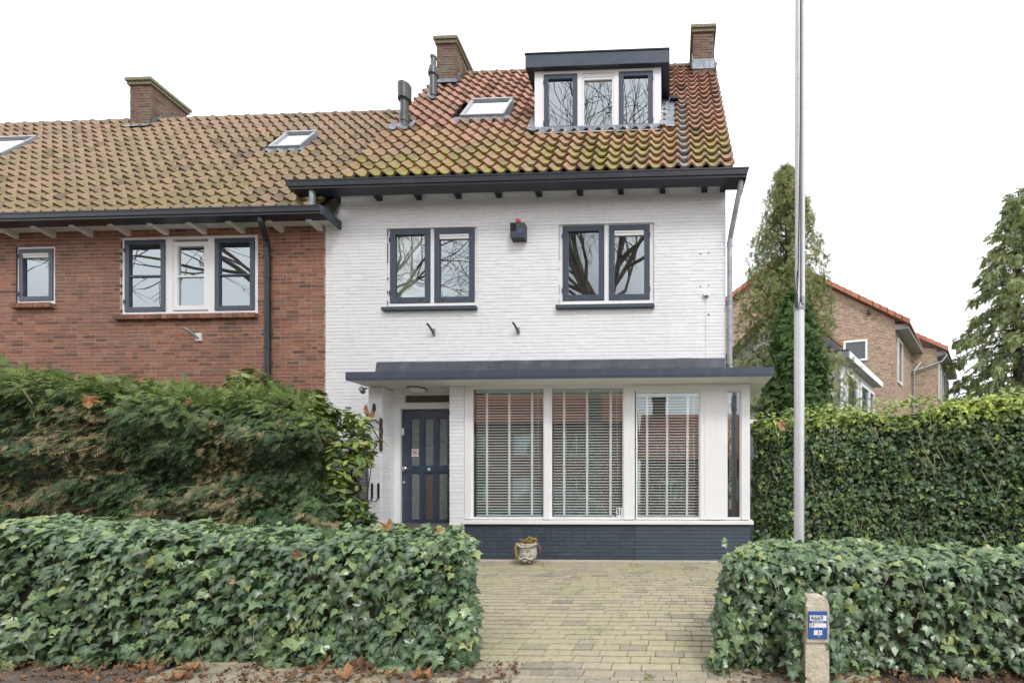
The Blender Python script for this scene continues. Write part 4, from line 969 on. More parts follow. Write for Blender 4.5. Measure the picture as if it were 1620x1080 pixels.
def rbox(n, x0, x1, y0, y1, z0, z1, r, faces, bulge=.05, depth=.10, seed=0.0, rot=None, topfn=None):
    """points and outward directions on a rounded, uneven hedge surface; faces: weights per face 'f','t','l','r','b'"""
    A = {'f': (x1-x0)*(z1-z0), 'b': (x1-x0)*(z1-z0), 't': (x1-x0)*(y1-y0), 'l': (y1-y0)*(z1-z0), 'r': (y1-y0)*(z1-z0)}
    keys = list(faces); wts = np.array([A[k]*faces[k] for k in keys]); cnt = (wts/wts.sum()*n).astype(int)
    Ps = []
    for k, c_ in zip(keys, cnt):
        a, b = NP.random(c_), NP.random(c_)
        X = x0 + (x1-x0)*a; Y = y0 + (y1-y0)*a; Z = z0 + (z1-z0)*b
        if k == 'f': q = np.stack([X, np.full(c_, y0), Z], 1)
        elif k == 'b': q = np.stack([X, np.full(c_, y1), Z], 1)
        elif k == 't': q = np.stack([X, y0+(y1-y0)*b, np.full(c_, z1)], 1)
        elif k == 'l': q = np.stack([np.full(c_, x0), Y, Z], 1)
        else: q = np.stack([np.full(c_, x1), Y, Z], 1)
        Ps.append(q)
    P = np.vstack(Ps); lo = np.array([x0+r, y0+r, z0-9]); hi = np.array([x1-r, y1-r, z1-r])
    cl = np.clip(P, lo, hi); d = norm(P - cl); P = cl + d*r
    nn = np.array([noise.noise((p[0]*1.7+seed, p[1]*1.7, p[2]*2.2)) + .5*noise.noise((p[0]*5+seed, p[1]*5, p[2]*5)) for p in P])
    P = P + d*(nn[:, None]*bulge) - d*(NP.random(len(P))**1.5)[:, None]*depth
    if topfn is not None: P[:, 2] += topfn(P)*np.clip((P[:, 2]-z0)/(z1-z0), 0, 1)
    return P, d, nn
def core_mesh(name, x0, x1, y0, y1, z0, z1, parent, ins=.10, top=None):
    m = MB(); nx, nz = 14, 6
    b = MB(); b.box(x0+ins, x1-ins, y0+ins, y1-ins, z0-.1, z1-ins); obj(name, b, CORE, parent)  # solid box added behind the leaves so no light shows through
def leaf_cloud(parent, P, Nv, Tv, size, tint, mat, proto, nparts, part_name='leaf', rest='foliage', dist=None, vis=None):
    order = np.argsort(-(size/np.maximum(.5, np.linalg.norm(P-np.array([0, 0, EYE]), axis=1))) + (0 if vis is None else vis))
    idx = order[:nparts]; rest_i = order[nparts:]
    V0, T0, ve = proto; s, t, n = leaf_frames(Nv, Tv); cache = {}
    for i in idx:
        q = int(round(float(np.clip(tint[i], 0, 1))*7))
        if q not in cache:
            me = bpy.data.meshes.new(part_name); me.from_pydata([tuple(v) for v in V0], [], [tuple(int(a) for a in f) for f in T0])
            me.attributes.new('tint', 'FLOAT', 'POINT').data.foreach_set('value', [q/7]*len(V0)); me.attributes.new('vein', 'FLOAT', 'POINT').data.foreach_set('value', ve.astype(np.float32))
            me.materials.append(mat); cache[q] = me
        o = bpy.data.objects.new(part_name, cache[q]); C.objects.link(o); p = Vector(P[i]); WO[o] = p; place(o, p, parent)
        M3 = Matrix(((s[i][0], t[i][0], n[i][0]), (s[i][1], t[i][1], n[i][1]), (s[i][2], t[i][2], n[i][2])))
        o.rotation_euler = M3.to_euler(); o.scale = (float(size[i]),)*3
    if proto is IVYP:
        alt = NP.random(len(rest_i)) < .3; a_ = rest_i[alt]; rest_i = rest_i[~alt]
        V, T, vv = scatter(P[a_], Nv[a_], Tv[a_], size[a_]*.85, IVYR); big('young_foliage', V, T, np.repeat(np.clip(tint[a_]+.08, 0, 1), len(IVYR[0])), mat, parent, vein=vv)
    V, T, vv = scatter(P[rest_i], Nv[rest_i], Tv[rest_i], size[rest_i], proto)
    return big(rest, V, T, np.repeat(tint[rest_i], len(V0)), mat, parent, vein=vv)
def rnd3(n, s): return NP.normal(0, s, (n, 3))
def ivy_dir(d, n):
    N = d*.8 + np.array([0, -.35, .5]) + rnd3(n, .5); T = np.array([0, -.25, -1.0]) + d*.3 + rnd3(n, .6); return N, T
def twigs(parent, n, x0, x1, y, z0, z1, out_, mat=TWIG):
    m = MB()
    for _ in range(n):
        x, z = R.uniform(x0, x1), R.uniform(z0, z1); l = R.uniform(.06, .22); a = R.uniform(-1, 1)
        c_ = R.uniform(-.04, .04); m.tube([(x, y-out_+R.uniform(.01, .04), z), (x+l*.2*a+c_*.5, y-out_-.005, z-l*.35), (x+l*.35*a+c_, y-out_+.005, z-l*.7), (x+l*.45*a, y-out_+.02, z-l)], [.0022, .002, .0018, .001], 4, tint=R.random())
    obj('stems', m, mat, parent, kind='stuff')
# front ivy hedge, left
def ivy_hedge(label, x0, x1, y0, y1, z0, z1, n, mat, r, size, faces, tintf, nparts=300, proto=None, group=None, depth=.12, topfn=None, bulge=.085, seed=0, xf=None, shear=0):
    t = thing('ivy_hedge', label, 'hedge', ((x0+x1)/2, (y0+y1)/2, z0), group)
    core_mesh('light_block_core', x0 + max(0, shear)*.9, x1 + min(0, shear)*.9, y0, y1, z0, z1, t, .11)
    P, d, nn = rbox(n, x0, x1, y0, y1, z0, z1, r, faces, bulge, depth, seed, topfn=topfn)
    if xf is not None: P, d = xf(P, d)
    N, T = ivy_dir(d, len(P)); S = size[0] + (size[1]-size[0])*NP.random(len(P))**1.3
    tint = tintf(P, d, nn)
    P[:, 0] += shear*(P[:, 1]-y0)
    return t, P, d, N, T, S, tint
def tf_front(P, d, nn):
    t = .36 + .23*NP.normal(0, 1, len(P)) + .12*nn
    t += np.where(NP.random(len(P)) < .014, .5, 0) + .12*(d[:, 2] > .7)  # last term: leaves facing up tinted paler, top light put into colour
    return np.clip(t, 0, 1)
g0 = -.25
t, P, d, N, T, S, ti = ivy_hedge('low clipped ivy hedge to the left of the brick driveway', -7.0, -1.32, 2.92, 3.85, g0, .655, 12800, IVY, .16, (.040, .098),
    {'f': 1, 't': 1.1, 'r': 1.2, 'b': .2}, tf_front, topfn=lambda P: .035*np.clip((-2.4-P[:, 0])/2, 0, 1), seed=3, shear=-.5)
vis = np.where((P[:, 0] > -3.75) & (d[:, 1] < .3), 0, -1)
m_ = P[:, 2] < -.02; S = np.where(m_, S*1.15, S)
leaf_cloud(t, P, N, T, S, ti, IVY, IVYP, 300, vis=-10.*vis)
twigs(t, 45, -4.0, -1.3, 2.92, -.1, .5, .03)
hedgeL = t
t, P, d, N, T, S, ti = ivy_hedge('low clipped ivy hedge to the right of the brick driveway', .27, 5.0, 2.92, 3.95, g0, .535, 12000, IVY, .17, (.040, .094),
    {'f': 1, 't': 1.1, 'l': 1.3, 'b': .2}, tf_front, topfn=lambda P: .02*np.sin(P[:, 0]*2.3), seed=9, shear=.5)
leaf_cloud(t, P, N, T, S, ti, IVY, IVYP, 300, vis=np.where((P[:, 0] < 2.35) & (d[:, 1] < .3), 0., 10.))
twigs(t, 45, .4, 2.6, 2.92, -.1, .4, .03)
hedgeR = t
n = 190; sd_ = NP.integers(0, 2, n)*2-1
P = np.stack([.884 + sd_*(.088 + np.abs(NP.normal(0, .035, n))), 2.72 + .14*NP.random(n), -.25 + .56*NP.random(n)], 1)
N, T = ivy_dir(np.tile([[0, -1., 0]], (n, 1)), n); V, TT, vv = scatter(P, N, T, .04+.045*NP.random(n), IVYP)
big('shoots_round_post', V, TT, np.repeat(np.clip(.35+.2*NP.normal(0, 1, n), 0, 1), len(IVYP[0])), IVY, hedgeR, vein=vv)
# stray shoots poking out of the clipped faces
for hd, xa, xb, zt_ in ((hedgeL, -4.4, -1.35, .66), (hedgeR, .3, 2.9, .55)):
    Ps = []; Ts = []; m = MB()
    for _ in range(40):
        x = R.uniform(xa, xb); top = R.random() < .35; p = Vector((x, 2.95+R.random()*.5 if top else 2.86, zt_ if top else R.uniform(-.15, .5)))
        d_ = Vector((R.gauss(0, .5), R.gauss(-.3, .3), 1 if top else R.gauss(-.3, .5))).normalized(); L_ = R.uniform(.02, .06)
        m.tube([p, p+d_*L_*.5, p+d_*L_+Vector((0, 0, -.01))], [.002, .0018, .001], 4, tint=R.random())
        for k in range(3): Ps.append(tuple(p+d_*L_*(.4+.3*k))); Ts.append((R.gauss(0, .7), R.gauss(-.4, .4), R.gauss(-.2, .5)))
    obj('stray_stems', m, TWIG, hd, kind='stuff'); P = np.array(Ps); k = len(P); N = rnd3(k, .5)+np.array([0, -.6, .6])
    V, TT, vv = scatter(P, N, np.array(Ts), .022+.03*NP.random(k), IVYP); big('stray_leaves', V, TT, np.repeat(.45+.35*NP.random(k), len(IVYP[0])), IVY, hd, vein=vv)
# tall ivy-covered hedge on the right, turned towards the street
ax, ay, bx, by = 1.24, 6.95, 6.4, 3.85
ln = math.hypot(bx-ax, by-ay); dv = np.array([(bx-ax)/ln, (by-ay)/ln, 0]); nv_ = np.array([(by-ay)/ln, -(bx-ax)/ln, 0])
def xf(P, d):
    Q = np.array([ax, ay, 0]) + P[:, :1]*dv + (-P[:, 1:2])*nv_ + P[:, 2:3]*np.array([0, 0, 1]); D = d[:, :1]*dv + (-d[:, 1:2])*nv_ + d[:, 2:3]*np.array([0, 0, 1]); return Q, D
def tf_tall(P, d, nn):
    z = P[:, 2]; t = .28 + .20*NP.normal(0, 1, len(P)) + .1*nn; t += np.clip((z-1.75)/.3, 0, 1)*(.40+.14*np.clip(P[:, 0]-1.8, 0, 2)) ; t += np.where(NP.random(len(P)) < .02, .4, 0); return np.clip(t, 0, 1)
th_ = thing('ivy_hedge', 'tall ivy covered hedge to the right of the house, bright green along its top', 'hedge', (3, 5.9, 0))
m = MB(); m.box(.15, ln-.1, .12, .5, -.1, 2.02); m.v = [tuple(np.array([ax, ay, 0]) + v[0]*dv - v[1]*nv_ + np.array([0, 0, v[2]])) for v in m.v]; obj('light_block_core', m, CORE, th_)  # unseen filler box, added to stop light passing the leaves
P, d, nn = rbox(26500, 0, ln, 0, .65, 0, 2.10, .12, {'f': 1, 't': 1.3, 'l': 1.0}, .07, .10, 21, topfn=lambda P: .05*np.sin(P[:, 0]*1.9+.5)+.03*np.sin(P[:, 0]*5))
P, d = xf(P, d); N, T = ivy_dir(d, len(P)); S = .036 + .055*NP.random(len(P))**1.4
leaf_cloud(th_, P, N, T, S, tf_tall(P, d, nn), IVYC, IVYP, 300, vis=np.where((P[:, 2] > .55) & (P[:, 0] < 3.9), 0., 10.))
P, d, nn = rbox(1250, 0, ln, 0, .65, 0, 2.14, .1, {'t': 1}, .10, -.12, 33)
P, d = xf(P, d); N, T = ivy_dir(d, len(P)); T[:, 2] += 1.6
V, TT, vv = scatter(P, N, T, .04+.04*NP.random(len(P)), IVYR); big('shoots', V, TT, np.repeat(.6+.3*NP.random(len(P)), len(IVYR[0])), IVYC, th_, vein=vv)
m = MB()
for _ in range(90):
    u, z = R.uniform(0, 4), R.uniform(.5, 2.1); l = R.uniform(.08, .3); p = np.array([ax, ay, 0]) + u*dv + .02*nv_*1 + np.array([0, 0, z])
    p = p + nv_*.06; m.tube([tuple(p), tuple(p + dv*l*R.uniform(-.6, .6) + np.array([0, 0, -l]))], .004, 4, tint=R.random())
obj('stems', m, TWIG, th_, kind='stuff')
# conifer hedge, left
ch_ = thing('conifer_hedge', 'large shaggy conifer hedge in front of the red brick house, with brown dead patches', 'hedge', (-6.5, 5.2, 0))
def htop(x): return np.interp(x, [-9.5, -8.2, -7.2, -6.3, -5.2, -4.5, -3.9, -3.5], [2.30, 2.28, 2.26, 2.16, 2.08, 2.04, 1.95, 1.8])
m = MB(); xs = np.linspace(-11.4, -4.75, 24)
m.box(-4.75, -4.12, 4.90, 5.08, -.05, 1.55)
for a, b in zip(xs, xs[1:]): m.box(a, b+.01, 4.95, 5.9, -.05, float(htop((a+b)/2))-.22)
obj('light_block_core', m, CORE, ch_)  # stepped filler boxes, added to block light behind the sprays
P, d, nn = rbox(42000, -11.5, -3.72, 4.7, 6.0, 0, 2.3, .25, {'f': 1, 't': 1.0, 'r': 1.1}, .24, .20, 5)
P[:, 2] = P[:, 2]/2.3*htop(P[:, 0])
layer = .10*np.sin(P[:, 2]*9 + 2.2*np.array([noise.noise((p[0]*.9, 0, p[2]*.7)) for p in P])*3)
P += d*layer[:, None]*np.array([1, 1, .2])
n = len(P); N = d*.55 + np.array([0, 0, .9]) + rnd3(n, .35); T = d*.8 + np.array([0, 0, -.35]) + rnd3(n, .55)
br_n = np.array([noise.noise((p[0]*1.3+4, p[1], p[2]*1.5)) + .6*noise.noise((p[0]*5, p[1]*5, p[2]*5+3)) for p in P])
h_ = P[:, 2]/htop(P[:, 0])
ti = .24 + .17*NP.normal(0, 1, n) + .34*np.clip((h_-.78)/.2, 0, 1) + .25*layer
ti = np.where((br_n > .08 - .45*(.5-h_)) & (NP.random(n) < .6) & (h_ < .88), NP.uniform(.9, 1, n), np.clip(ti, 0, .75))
P[:, 0] -= .68*np.maximum(0, P[:, 1]-4.6)*np.clip((P[:, 0]+7)/2, 0, 1)
V, TT, vv = scatter(P, N, T, .055+.085*NP.random(n), SPRAYF); big('foliage', V, TT, np.repeat(ti, len(SPRAYF[0])), CONIF, ch_)
P, d, nn = rbox(4400, -11.5, -3.9, 4.8, 5.9, 0, 2.3, .25, {'t': 1}, .17, -.14, 8); P[:, 2] = P[:, 2]/2.3*htop(P[:, 0]); P[:, 0] -= .68*np.maximum(0, P[:, 1]-4.6)*np.clip((P[:, 0]+7)/2, 0, 1)
n = len(P); N = rnd3(n, 1); T = np.array([-.2, -.3, .7]) + rnd3(n, .6)
V, TT, vv = scatter(P, N, T, .07+.10*NP.random(n), SPRAYF); big('top_shoots', V, TT, np.repeat(.5+.25*NP.random(n), len(SPRAYF[0])), CONIF, ch_)
m = MB()
for _ in range(9):
    x = R.uniform(-8.5, -4.2); z = float(htop(x))-R.uniform(-.05, .35); y = 4.75+R.uniform(-.1, .3); l = R.uniform(.12, .35); a = R.uniform(-1, 1)
    m.tube([(x, y, z-.1), (x+l*.4*a, y-.06, z+l*.3), (x+l*.8*a, y-.1, z+l*.75)], [.008, .005, .002], 5, tint=R.random())
obj('cut_branches', m, TWIG, ch_, kind='stuff')
# spotted laurel (aucuba) clumps
def laurel(label, centres, size, seed):
    c0 = centres[0]; t = thing('laurel_shrub', label, 'shrub', (c0[0], c0[1], 0)); m = MB(); Ps = []; Ns = []; Ts = []; n_ = 0
    for (x, y, z, r, k) in centres:
        base = Vector((c0[0]+R.uniform(-.15, .15), c0[1]+.1, .1))
        for j in range(k):
            v = Vector((R.gauss(0, 1), R.gauss(0, 1), R.gauss(0, 1))).normalized()*r*R.uniform(.55, 1.05); tip = Vector((x, y, z)) + v
            if j % 9 == 0: m.tube([tuple(base.lerp(tip, .55)), tuple(base.lerp(tip, .8)+Vector((0, 0, .03))), tuple(tip)], [.006, .005, .003], 5)
            dirn = (v.normalized() + Vector((0, 0, .6))).normalized()
            for q in range(7):
                a = q*2.4 + R.random(); side = Vector((math.cos(a), math.sin(a), R.uniform(-.55, .25))).normalized()
                Ps.append(tip + dirn*R.uniform(-.05, .04)); Ts.append(side + dirn*.35); Ns.append(dirn + Vector((R.gauss(0, .3), R.gauss(0, .3), .3)))
    obj('branches', m, WOODD, t, kind='stuff')
    P, N, T = (np.array([tuple(v) for v in L_]) for L_ in (Ps, Ns, Ts)); n = len(P); S = size*(.7+.6*NP.random(n))
    ti = np.clip(.42 + .25*NP.normal(0, 1, n) + .35*(P[:, 2]-P[:, 2].mean()), 0, 1)
    leaf_cloud(t, P, N, T, S, ti, AUCU, LAUR, min(300, n), rest='foliage'); return t
laurel('spotted laurel with yellow flecked leaves rising above the conifer hedge by the black downpipe', [(-5.55, 5.6, 2.38, .28, 50), (-5.1, 5.5, 2.20, .28, 44), (-4.7, 5.4, 2.08, .25, 34), (-6.0, 5.7, 2.20, .26, 26), (-4.3, 5.2, 2.0, .22, 34), (-4.02, 5.0, 1.80, .2, 22)], .12, 1)
laurel('spotted laurel reaching out beside the bell at the right end of the conifer hedge', [(-3.62, 5.05, 1.60, .20, 16), (-3.66, 5.0, 1.80, .13, 9), (-3.66, 5.02, 1.36, .16, 16), (-3.80, 4.95, 1.45, .18, 16), (-3.80, 4.95, 1.12, .2, 22), (-3.72, 4.95, .85, .18, 18), (-3.62, 4.95, .66, .17, 14), (-3.80, 4.95, .55, .18, 16)], .115, 2)
# trees ------------------------------------------------------------
def cone_tree(name, label, cat, x, y, z0, z1, r0, n, proto, mat, size, tints, gap=.25, up=.9, out_=.8, prof=None, lean=0, trunk_r=.12, limbs=40, seed=1.0, depth=.45):
    t = thing(name, label, cat, (x, y, 0))
    m = MB(); m.tube([(x, y, -.05), (x+lean*.5, y, (z0+z1)/2), (x+lean, y, z1-.2)], [trunk_r, trunk_r*.6, .015], 8); obj('trunk', m, WOODD, t)
    Hh = NP.random(int(n*1.8))**.85; ang = NP.random(len(Hh))*2*math.pi
    pr = prof if prof else (lambda h: (1-h)**.85)
    rr = r0*np.array([pr(h) for h in Hh]); frac = 1 - depth*NP.random(len(Hh))**1.6
    nn = np.array([noise.noise((math.cos(a)*1.6+seed, math.sin(a)*1.6, h*(z1-z0)*.9)) + .6*noise.noise((math.cos(a)*4+seed, math.sin(a)*4, h*(z1-z0)*2.6)) for a, h in zip(ang, Hh)])
    keep = nn > -gap*1.0 + NP.normal(0, .12, len(Hh)) - .35; Hh, ang, rr, frac, nn = (q[keep] for q in (Hh, ang, rr, frac, nn))
    rad = rr*frac*(1+.35*nn) + .04
    P = np.stack([x + lean*Hh + rad*np.cos(ang), y + rad*np.sin(ang), z0 + (z1-z0)*Hh], 1)[:n]; k = len(P)
    d = np.stack([np.cos(ang), np.sin(ang), np.zeros(len(ang))], 1)[:k]
    T = d*out_ + np.array([0, 0, up]) + rnd3(k, .4); N = d*.7 + rnd3(k, .5) + np.array([0, 0, .3])
    V, TT, vv = scatter(P, N, T, size*(.6+.8*NP.random(k)), proto)
    ti = np.clip(tints[0] + tints[1]*NP.normal(0, 1, k) + .35*nn[:k], 0, 1)
    big('crown', V, TT, np.repeat(ti, len(proto[0])), mat, t, kind=None)
    lb = MB()
    for i in range(limbs):
        h = i/limbs*.92; a = i*2.4; r_ = r0*pr(h)*.85; zz = z0+(z1-z0)*h
        lb.tube([(x+lean*h, y, zz), (x+lean*h+r_*.5*math.cos(a), y+r_*.5*math.sin(a), zz+r_*up*.25), (x+lean*h+r_*math.cos(a), y+r_*math.sin(a), zz+r_*up*.6)], [.03, .018, .006], 5)
    obj('limbs', lb, WOODD, t, kind='stuff'); return t
cone_tree('thuja_tree', 'tall loose thuja with olive brown foliage behind the white pole', 'tree', 3.12, 12, .8, 9.75, 2.05, 16000, SPRAYF, THUJ, .16, (.45, .22), gap=.02, up=1.3,
          prof=lambda h: (.92+.08*math.sin(h*9))*min(1, (1-h)**.62*1.12), trunk_r=.10, seed=2, depth=.85, lean=-.05)
cone_tree('thuja_tree', 'shorter dense dark green thuja in front of the tall one', 'tree', 2.92, 10.6, .3, 5.75, 1.05, 7500, SPRAY2, THUJ2, .20, (.4, .25), gap=.6, up=.5, prof=lambda h: (1-h)**.6, trunk_r=.08, seed=5)
ct = thing('cypress_tree', 'big drooping grey green cypress at the right edge of the photo', 'tree', (18.3, 24, 0))
m = MB(); m.tube([(18.3, 24, 0), (18.25, 24, 9), (18.2, 24, 16.8)], [.35, .2, .03], 8); obj('trunk', m, WOODD, ct)
Ps = []; Ds = []; lb = MB(); nl = 150
for i in range(nl):
    h = (i/nl)**.95; zz = 2.5 + 14.9*h; a = i*2.39996 + R.uniform(-.3, .3); L_ = (5.0*(1-h)**.9 + .28)*R.uniform(.72, 1.12)
    dd = Vector((math.cos(a), math.sin(a), 0)); b0 = Vector((18.3, 24, zz))
    pts = [b0 + dd*L_*s_ + Vector((0, 0, L_*(.16*s_ - .42*s_*s_))) for s_ in (0, .3, .6, .85, 1)]
    lb.tube(pts, [.05*(1-h)+.02, .04, .025, .015, .006], 5)
    for k in range(int(24*L_)+12):
        s_ = R.random()**.6; j = min(3, int(s_*4)); p = pts[j].lerp(pts[j+1], s_*4-j); sp = .28*(1.2-s_)
        p = p + Vector((R.gauss(0, sp), R.gauss(0, sp), R.gauss(-.08, .1))); Ps.append(p); Ds.append(dd*.5 + Vector((0, 0, -.9)))
obj('limbs', lb, WOODD, ct, kind='stuff')
P = np.array([tuple(p) for p in Ps]); k = len(P); D = np.array([tuple(p) for p in Ds])
V, TT, vv = scatter(P, rnd3(k, .6)+np.array([0, -.6, .3]), D+rnd3(k, .35), .42*(.6+.7*NP.random(k)), SPRAY2)
nn = np.array([noise.noise((p[0]*.8, p[1]*.8, p[2]*.8)) for p in P])
big('crown', V, TT, np.repeat(np.clip(.42+.2*NP.normal(0, 1, k)+.5*nn, 0, 1), len(SPRAY2[0])), CYPR, ct, kind=None)
# bare plane trees on the street, seen in the window panes
def bare_tree(x, y, label, seed, first=9.0, H_=1.0, lean=(0, 0)):
    rr = random.Random(seed); t = thing('bare_tree', label, 'tree', (x, y, -.25), 'bare street trees'); trunk = MB(); limb = MB(); tw = MB()
    def grow(p, d, L_, r, lev):
        n = 3; pts = [p]; rs = [r]; q = p; dd = d
        for i in range(n):
            dd = (dd + Vector((rr.gauss(0, .16), rr.gauss(0, .16), rr.gauss(.03, .10)))).normalized(); q = q + dd*(L_/n); pts.append(q); rs.append(max(.007, r*(1-.42*(i+1)/n)))
        (limb if lev < 3 else tw).tube(pts, rs, 6 if lev < 3 else (4 if lev < 5 else 3), cap=False)
        if lev >= 7: return
        nb_ = 3 if lev < 5 else 2
        for k in range(nb_):
            j = rr.choice([1, 2, 3]) if k else 3
            a = rr.uniform(.35, .95); axis = dd.orthogonal().normalized(); axis.rotate(Matrix.Rotation(rr.uniform(0, 6.28), 3, dd)); nd = dd.copy(); nd.rotate(Matrix.Rotation(a if k else a*.5, 3, axis))
            grow(pts[j], nd, L_*rr.uniform(.62, .85), max(.012, rs[j]*rr.uniform(.6, .8)), lev+1)
    p0 = Vector((x, y, -.3)); p1 = Vector((x+lean[0], y+lean[1], first)); trunk.tube([p0, (p0+p1)/2+Vector((.1, 0, 0)), p1], [.36, .28, .22], 12); obj('trunk', trunk, PLANEB, t)
    for k in range(7):
        a = k*.8976 + rr.uniform(-.3, .3); grow(p1 - Vector((0, 0, rr.uniform(0, 1.5))), Vector((math.cos(a)*.75, math.sin(a)*.75, 1)).normalized(), rr.uniform(3.6, 4.8)*H_, .135, 1)
    obj('limbs', limb, PLANEB, t, kind='stuff'); obj('twigs', tw, PLANEB, t, kind='stuff'); return t
bare_tree(-3.2, -4.4, 'bare plane tree reflected in the upper windows of the white house', 3, 9.6)
bare_tree(-15.5, -4.8, 'bare plane tree reflected in the wide window of the red brick house', 8, 9.0)
# opposite side of the street (seen in the bay panes)
def opp_house(x0, x1, y, ze, zr, label, chim):
    t = thing('opposite_house', label, 'house', ((x0+x1)/2, y, -.2)); m = MB()
    wins = []; xx = x0+1.2
    while xx < x1-2: wins += [(xx, xx+1.5, 1.0, 2.4), (xx+.1, xx+1.4, 3.7, 5.0)]; xx += 3.1
    wins = [w_ for w_ in wins if w_[3] < ze-.2]
    for c_ in grid_cells(x0, x1, -.2, ze, wins): m.box(c_[0], c_[1], y-.3, y, c_[2], c_[3])
    m.box(x0, x0+.3, y-8, y-.3, -.2, ze); m.box(x1-.3, x1, y-8, y-.3, -.2, ze); m.box(x0, x1, y-8.3, y-8, -.2, ze); m.prism([(y, ze), (y-8, ze), (y-4, zr-.1)], x1-.3, x1-.01, 'x'); m.prism([(y, ze), (y-8, ze), (y-4, zr-.1)], x0+.01, x0+.3, 'x')
    obj('wall', m, RBRICK, t); r_ = MB(); nrow = 12
    for i in range(nrow):
        a, b = i/nrow, (i+1)/nrow; q = lambda s_, o_: (y+.5-4.5*s_, ze-.1+(zr-ze+.1)*s_+o_)
        for sgn in (0, 1):
            pa, pb = q(a, .10), q(b, .06); f_ = (lambda p: p[0]) if not sgn else (lambda p: 2*(y-4)-p[0])
            r_.add([(x0-.2, f_(pa), pa[1]), (x1+.2, f_(pa), pa[1]), (x1+.2, f_(pb), pb[1]), (x0-.2, f_(pb), pb[1]), (x0-.2, f_(pa), pa[1]-.05), (x1+.2, f_(pa), pa[1]-.05)], [(0, 1, 2, 3), (0, 1, 5, 4)], R.random())
    obj('roof', r_, RTILE, t)
    for w_ in wins:
        fr_ = MB(); fr_.box(w_[0], w_[1], y-.2, y-.1, w_[2], w_[2]+.08).box(w_[0], w_[1], y-.2, y-.1, w_[3]-.08, w_[3]).box(w_[0], w_[0]+.08, y-.2, y-.1, w_[2]+.08, w_[3]-.08).box(w_[1]-.08, w_[1], y-.2, y-.1, w_[2]+.08, w_[3]-.08).box((w_[0]+w_[1])/2-.04, (w_[0]+w_[1])/2+.04, y-.2, y-.1, w_[2]+.08, w_[3]-.08)
        o = obj('window', fr_, WHITE, t); obj('pane', MB().box(w_[0]+.08, w_[1]-.08, y-.17, y-.16, w_[2]+.08, w_[3]-.08), GLASS, o)
    for cx_ in chim: obj('chimney', MB().box(cx_-.45, cx_+.45, y-4.4, y-3.6, zr-.6, zr+1.1).box(cx_-.52, cx_+.52, y-4.47, y-3.53, zr+1.1, zr+1.25), CBRICK, t)
    return t
opp_house(-17, -2.6, -13, 5.6, 9.6, 'red brick terrace across the street reflected in the left bay panes', [-12, -6])
opp_house(-1.9, 9, -15, 3.6, 7.2, 'low house with red tiled roof and chimney reflected in the right bay pane', [-.8])
opp_house(-42, -20, -13, 5.6, 9.6, 'further red brick terrace across the street behind the camera', [-30])
# parked car across (reflected)
car = thing('parked_car', 'grey parked car on the street reflected in the bay window blinds', 'car', (-4.6, -2.7, -.37))
CP_ = pm('car_paint', [(.30, .31, .33)], .2, 3, .03, spec=.8, coat=.6); cx = -6.7
prof = [(0, .35), (.05, .72), (.35, .86), (1.05, .98), (1.75, 1.48), (2.1, 1.56), (3.1, 1.55), (3.85, 1.18), (4.1, 1.05), (4.2, .7), (4.18, .32), (3.7, .28), (.5, .28)]
prof = [(a, z if z < .5 else z*1.14) for a, z in prof]
b = MB(); N_ = len(prof)
vs = []
for yy, ins, in ((-.88, 0), (-.80, .03), (.80, .03), (.88, 0)):
    for (a, z) in prof:
        k = .22*max(0, z-.95)/.6; yv = yy*(1-k*.9) if abs(yy) > .85 else yy*(1-k)
        vs.append((cx+a, -2.7+yv, -.37+z+(.015 if abs(yy) < .85 else 0)))
b.add(vs, [tuple(range(N_)), tuple(range(3*N_, 4*N_))[::-1]] + [(j*N_+i, j*N_+(i+1) % N_, (j+1)*N_+(i+1) % N_, (j+1)*N_+i) for j in range(3) for i in range(N_)])
body = obj('body', b, CP_, car)
for sgn in (-1, 1):
    yy = -2.7 + sgn*.835
    for q in ([(1.28, 1.0), (1.85, 1.44), (2.45, 1.47), (2.45, 1.02)], [(2.52, 1.02), (2.52, 1.47), (3.05, 1.45), (3.6, 1.15), (3.55, 1.05)]):
        mm_ = MB(); mm_.add([(cx+a, -2.7+sgn*(.892-.19*max(0, z*1.14-.95)/.6), -.37+z*1.14) for a, z in q], [tuple(range(len(q)))]); obj('side_window', mm_, SKYG, car)
    for wx in (.85, 3.4):
        wy = -2.7+sgn*.80
        wh = obj('wheel', MB().tube([(cx+wx, wy-sgn*.1, -.05), (cx+wx, wy+sgn*.11, -.05)], .32, 24), pm('tyre', [(.02, .02, .02)], .8, 10, .1), car)
        obj('rim', MB().tube([(cx+wx, wy+sgn*.10, -.05), (cx+wx, wy+sgn*.12, -.05)], [.2, .18], 18), ALU, wh)
obj('headlight', MB().ball((cx+.12, -2.25, .40), .10, 10, (.5, 1.2, .6)), LAMPW, car); obj('headlight', MB().ball((cx+.12, -3.15, .40), .10, 10, (.5, 1.2, .6)), LAMPW, car)
